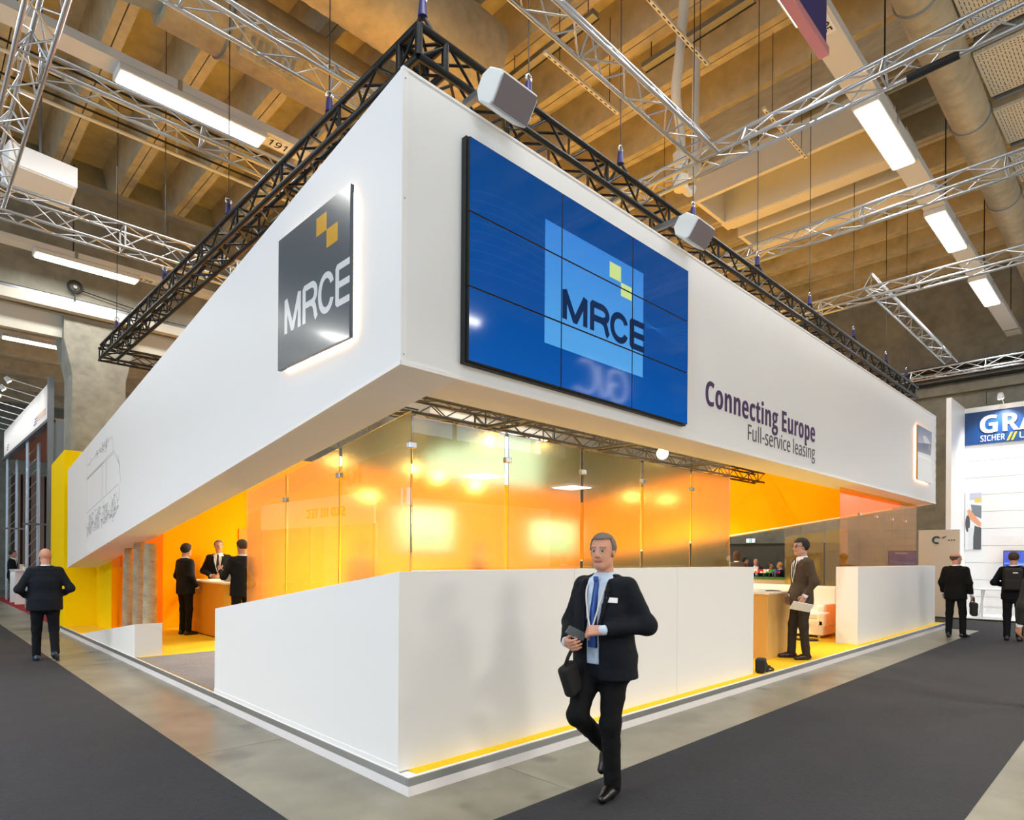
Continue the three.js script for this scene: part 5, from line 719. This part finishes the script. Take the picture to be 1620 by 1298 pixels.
{
  // stand beyond the yellow block, lit fascia on posts
  const fs = thing('far_fascia', 'long pinkish white lit fascia of the stand beyond the yellow block', 'fascia');
  part(fs, 'panel', span(0.28, 0.32, 5.0, 5.95, -25.2, -16.0), M.trim); part(fs, 'end_post', span(0.24, 0.36, 0, 6.05, -16.0, -15.85), M.steel); part(fs, 'end_panel', span(0.36, 2.4, 0, 5.0, -16.0, -15.9), mat('#8d9499', 0.6)); part(fs, 'lower_rail', span(0.22, 0.4, 4.92, 5.0, -25.2, -15.9), M.steel); part(fs, 'roof_plate', span(0.4, 4, 5.0, 5.06, -25.2, -16), mat('#c7a58a', 0.7));
  for (const [z, w] of [[-18.2, 0.5], [-24.2, 0.4]]) for (let k = 0; k < 3; k++) part(fs, 'logo_stroke', box(0.004, 0.03, w), mat('#3a4a90', 0.6), [0.277, 5.2 + k * 0.07, z + k * 0.1]);
  part(fs, 'logo_word', box(0.004, 0.16, 1.4), mat('#cdb9a8', 0.7), [0.277, 5.3, -17.2]);
  for (let k = 0; k < 8; k++) { const z = -17 - k * 1.1, o = thing('arm_spotlight', 'small arm spotlight shining back onto the far lit fascia', 'spotlight', [0.3, 6.05, z], 0, 'arm spotlights of the far fascia'); rod(o, 'arm', V(0, -0.1, 0), V(-0.75, 0.05, 0), 0.012, M.trim); part(o, 'head', new THREE.CylinderGeometry(0.05, 0.07, 0.13, 16), M.trim, [-0.75, 0.02, 0], [0, 0, 0.7]); part(o, 'lamp_face', new THREE.CylinderGeometry(0.055, 0.055, 0.01, 16), M.spotGlow, [-0.71, -0.045, 0], [0, 0, 0.7]); { const L = new THREE.SpotLight(0xffffff, 7, 0, 1.1, 0.9, 2); L.color.setRGB(1, 0.9, 0.82); L.position.set(-0.46, 5.98, z); L.target.position.set(0.3, 5.3, z); L.castShadow = true; scene.add(L, L.target); } }
  for (const [z, l] of [[-19.9, 'lattice tower post'], [-24.6, 'second lattice tower post']]) { const t = thing('tower_post', `silver ${l} carrying the far fascia`, 'post', [0.45, 0, z]); for (const [a, b] of [[-0.13, -0.13], [0.13, -0.13], [-0.13, 0.13], [0.13, 0.13]]) rod(t, 'chord', V(a, 0, b), V(a, 4.95, b), 0.025, M.alu2, true); for (let k = 0; k < 14; k++) { rod(t, 'brace', V(-0.13, 0.1 + k * 0.34, -0.13), V(0.13, 0.44 + k * 0.34, -0.13), 0.01, M.alu2); rod(t, 'brace', V(-0.13, 0.1 + k * 0.34, 0.13), V(-0.13, 0.44 + k * 0.34, -0.13), 0.01, M.alu2); } part(t, 'clamp_bar', box(0.7, 0.06, 0.06), M.steel, [0.1, 2.5, 0.13]); }
  const sw = thing('slat_wall', 'brown and grey vertical slat wall of the far stand', 'wall'); part(sw, 'backing', span(0.6, 6, 0, 4.6, -26.3, -26.2), mat('#3c332e', 0.8)); for (let k = 0; k < 22; k++) part(sw, 'slat', span(0.7 + k * 0.24, 0.86 + k * 0.24, 0, 4.6, -26.2, -26.12), mat('#7d7166', 0.7));
  const rc = structure('carpet_red', metres(span(0.12, 6, 0, 0.012, -26, -14.2), 1.3), M.redCarpet); rc.userData.label = 'red carpet of the far stand';
  const wc = thing('bar_counter', 'white counter with glowing recess on the red carpet', 'counter', [0.5, 0.012, -22.4]); part(wc, 'side_panel', box(0.5, 1.05, 0.08), M.trim, [0, 0.525, 0.6]); part(wc, 'side_panel', box(0.5, 1.05, 0.08), M.trim, [0, 0.525, -0.6]); part(wc, 'top', rbox(0.54, 0.05, 1.34, 0.01), M.trim, [0, 1.07, 0]); part(wc, 'front_panel', box(0.04, 1.0, 1.12), mat('#c3cfc0', 0.5), [0.1, 0.5, 0]); part(wc, 'light_strip', box(0.03, 0.02, 1.1), M.ledGlow, [-0.05, 1.03, 0]); const cup = ['white cup standing on the far counter edge', 'small jar standing on the far counter']; cup.forEach((l, i) => { const o = thing('cup', l, 'cup', [0.5, 1.107, -22.0 - i * 0.5]); part(o, 'body', new THREE.CylinderGeometry(0.04 + i * 0.02, 0.035 + i * 0.02, 0.1 + 0.06 * i, 16), mat(i ? '#d8c9a0' : '#f2f2f2', 0.4), [0, 0.05 + 0.03 * i, 0]); part(o, 'rim', new THREE.TorusGeometry(0.04 + i * 0.02, 0.005, 6, 16), M.trim, [0, 0.1 + 0.06 * i, 0], [Math.PI / 2, 0, 0]); });
  const sg = thing('info_sign', 'dark information sign with pale header beside the yellow block', 'sign', [1.15, 0, -19.0]); part(sg, 'header', box(0.7, 0.22, 0.04), mat('#e9e0b8', 0.6), [0, 2.6, 0]); part(sg, 'panel', box(0.7, 0.36, 0.04), M.black, [0, 2.25, 0]); part(sg, 'panel_text', letters('NET', fontBold, 0.09, 0.22, 0.006), M.trim, [-0.24, 2.24, 0.02]); part(sg, 'panel_text', letters('O', fontBold, 0.09, 0.09, 0.006), mat('#e08a2c', 0.5), [0.0, 2.24, 0.02]); part(sg, 'number_text', letters('417', fontRegular, 0.1, 0.22, 0.006), M.black, [-0.25, 2.55, 0.02]); rod(sg, 'pole', V(0, 0, -0.02), V(0, 2.7, -0.02), 0.025, M.steel, true);
}
{
  // stands across the aisles, outside the picture; the screens and panes mirror them
  const a = thing('mirrored_stand', 'white and orange stand across the aisle, seen mirrored in the panes', 'stand');
  part(a, 'back_wall', span(-7.6, -7.5, 0, 3.2, -17.5, 2.5), mat('#e9d9c4', 0.6)); part(a, 'floor_plate', span(-7.5, -4.2, 0, 0.05, -17.5, 2.5), M.greyMat); part(a, 'fascia', span(-5.06, -5.0, 2.45, 3.25, -17, -10.2), M.trim); part(a, 'upper_wall', span(-5.08, -5.02, 3.25, 4.4, -17, -8.5), mat('#e7b988', 0.6));
  part(a, 'lettering', (() => { const g = letters('SKD HI TEC', fontBold, 0.26, 2.2, 0.02); g.rotateY(Math.PI / 2); return g; })(), mat('#d9822a', 0.5), [-5.0, 2.7, -11.6]); part(a, 'lettering', (() => { const g = letters('RA', fontBold, 0.6, 1.1, 0.02); g.rotateY(Math.PI / 2); return g; })(), mat('#b8691c', 0.5), [-5.0, 3.5, -10.8]);
  for (const z of [-17, -13.6, -10.2]) part(a, 'post', span(-5.1, -5.0, 0, 2.45, z - 0.05, z + 0.05), M.steel);
  const bars = [[-5.2, 4.9, -9.0, 0, 1.6, 0], [-5.2, 4.7, -8.4, 0, 0, 1.5], [-5.4, 4.5, -10.2, 0, 0, 1.3], [-5.2, 4.9, -10.6, 0, 1.2, 0], [-5.3, 5.3, -9.6, 0, 0, 0.9], [-5.6, 4.2, -11.5, 0, 0, 1.6], [-5.2, 5.1, -12.4, 0, 1.3, 0], [-5.3, 4.45, -12.9, 0, 0, 1.2]];
  bars.forEach(([x, y, z, dx, dy, dz]) => { const o = thing('light_bar', 'thin white light bar above the stand across the aisle', 'lamp', [x, y, z], 0, 'light bars mirrored in the panes'); rod(o, 'tube', V(0, 0, 0), V(dx, dy, dz), 0.025, M.ledGlow, true); rod(o, 'wire', V(0, dy, 0), V(0, RIB - y, 0), 0.004, M.wire); });
  const b = thing('mirrored_fascia', 'blue hanging fascia with outlined lit letters, seen mirrored in the video wall', 'fascia');
  part(b, 'panel', span(6.5, 14, 5.4, 7.0, 6.5, 6.6), mat('#173f7c', 0.4)); for (const x of [7, 13.5]) rod(b, 'wire', V(x, 7, 6.55), V(x, RIB, 6.55), 0.008, M.wire);
  const neon = (pts) => part(b, 'neon_stroke', tubeGeo(pts.map(([u, v]) => V(11.7 - u * 2.2, 5.75 + v * 0.9, 6.44)), 0.035, 40, 8), M.ledGlow);
  neon([[0.3, 0.9], [0.1, 0.9], [0.02, 0.5], [0.1, 0.1], [0.3, 0.1], [0.32, 0.5], [0.22, 0.5]]); neon([[0.34, 0.9], [0.42, 0.12], [0.5, 0.12], [0.58, 0.9]]); neon([[0.9, 0.9], [0.7, 0.9], [0.62, 0.5], [0.7, 0.1], [1.0, 0.1]]);
}
{  // unseen panel lamps added to brighten the low parapet walls
  const panel = (label, group, x, z, c) => { const o = thing('added_panel_lamp', label, 'lamp', [x, 3.4, z], 0, group); part(o, 'frame', rbox(0.8, 0.05, 0.8, 0.01), M.trim); part(o, 'diffuser', box(0.7, 0.01, 0.7), M.tubeGlow, [0, -0.028, 0]); rod(o, 'wire', V(0, 0.02, 0), V(0, RIB - 3.4, 0), 0.005, M.wire); const L = new THREE.RectAreaLight(0xffffff, STANDS, 0.7, 0.7); L.color.setRGB(...c); L.position.set(x, 3.36, z); L.rotation.x = -Math.PI / 2; scene.add(L); };
  for (const z of [0.1, -2.6, -5.2, -7.8]) panel('added flat panel lamp brightening the parapets along the tapering facade', 'added panel lamps across the tapering facade', -5.4, z, [0.86, 0.95, 1.08]);
  const w = thing('opposite_stand', 'white walled stand across the video wall aisle', 'stand'); part(w, 'back_wall', span(-1, 13, 0, 3.2, 9.0, 9.1), mat('#e6ddd0', 0.6)); part(w, 'floor_plate', span(-1, 13, 0, 0.05, 4.2, 9.0), mat('#b9a98c', 0.7)); part(w, 'side_wall', span(-1.1, -1, 0, 3.2, 4.4, 9.1), mat('#e6ddd0', 0.6));
  for (const x of [0.6, 3.6, 6.6, 9.6]) panel('added flat panel lamp brightening the parapets along the video wall aisle', 'added panel lamps across the video wall aisle', x, 5.2, [1.06, 0.96, 0.82]);
}
renderer.render(scene, camera);
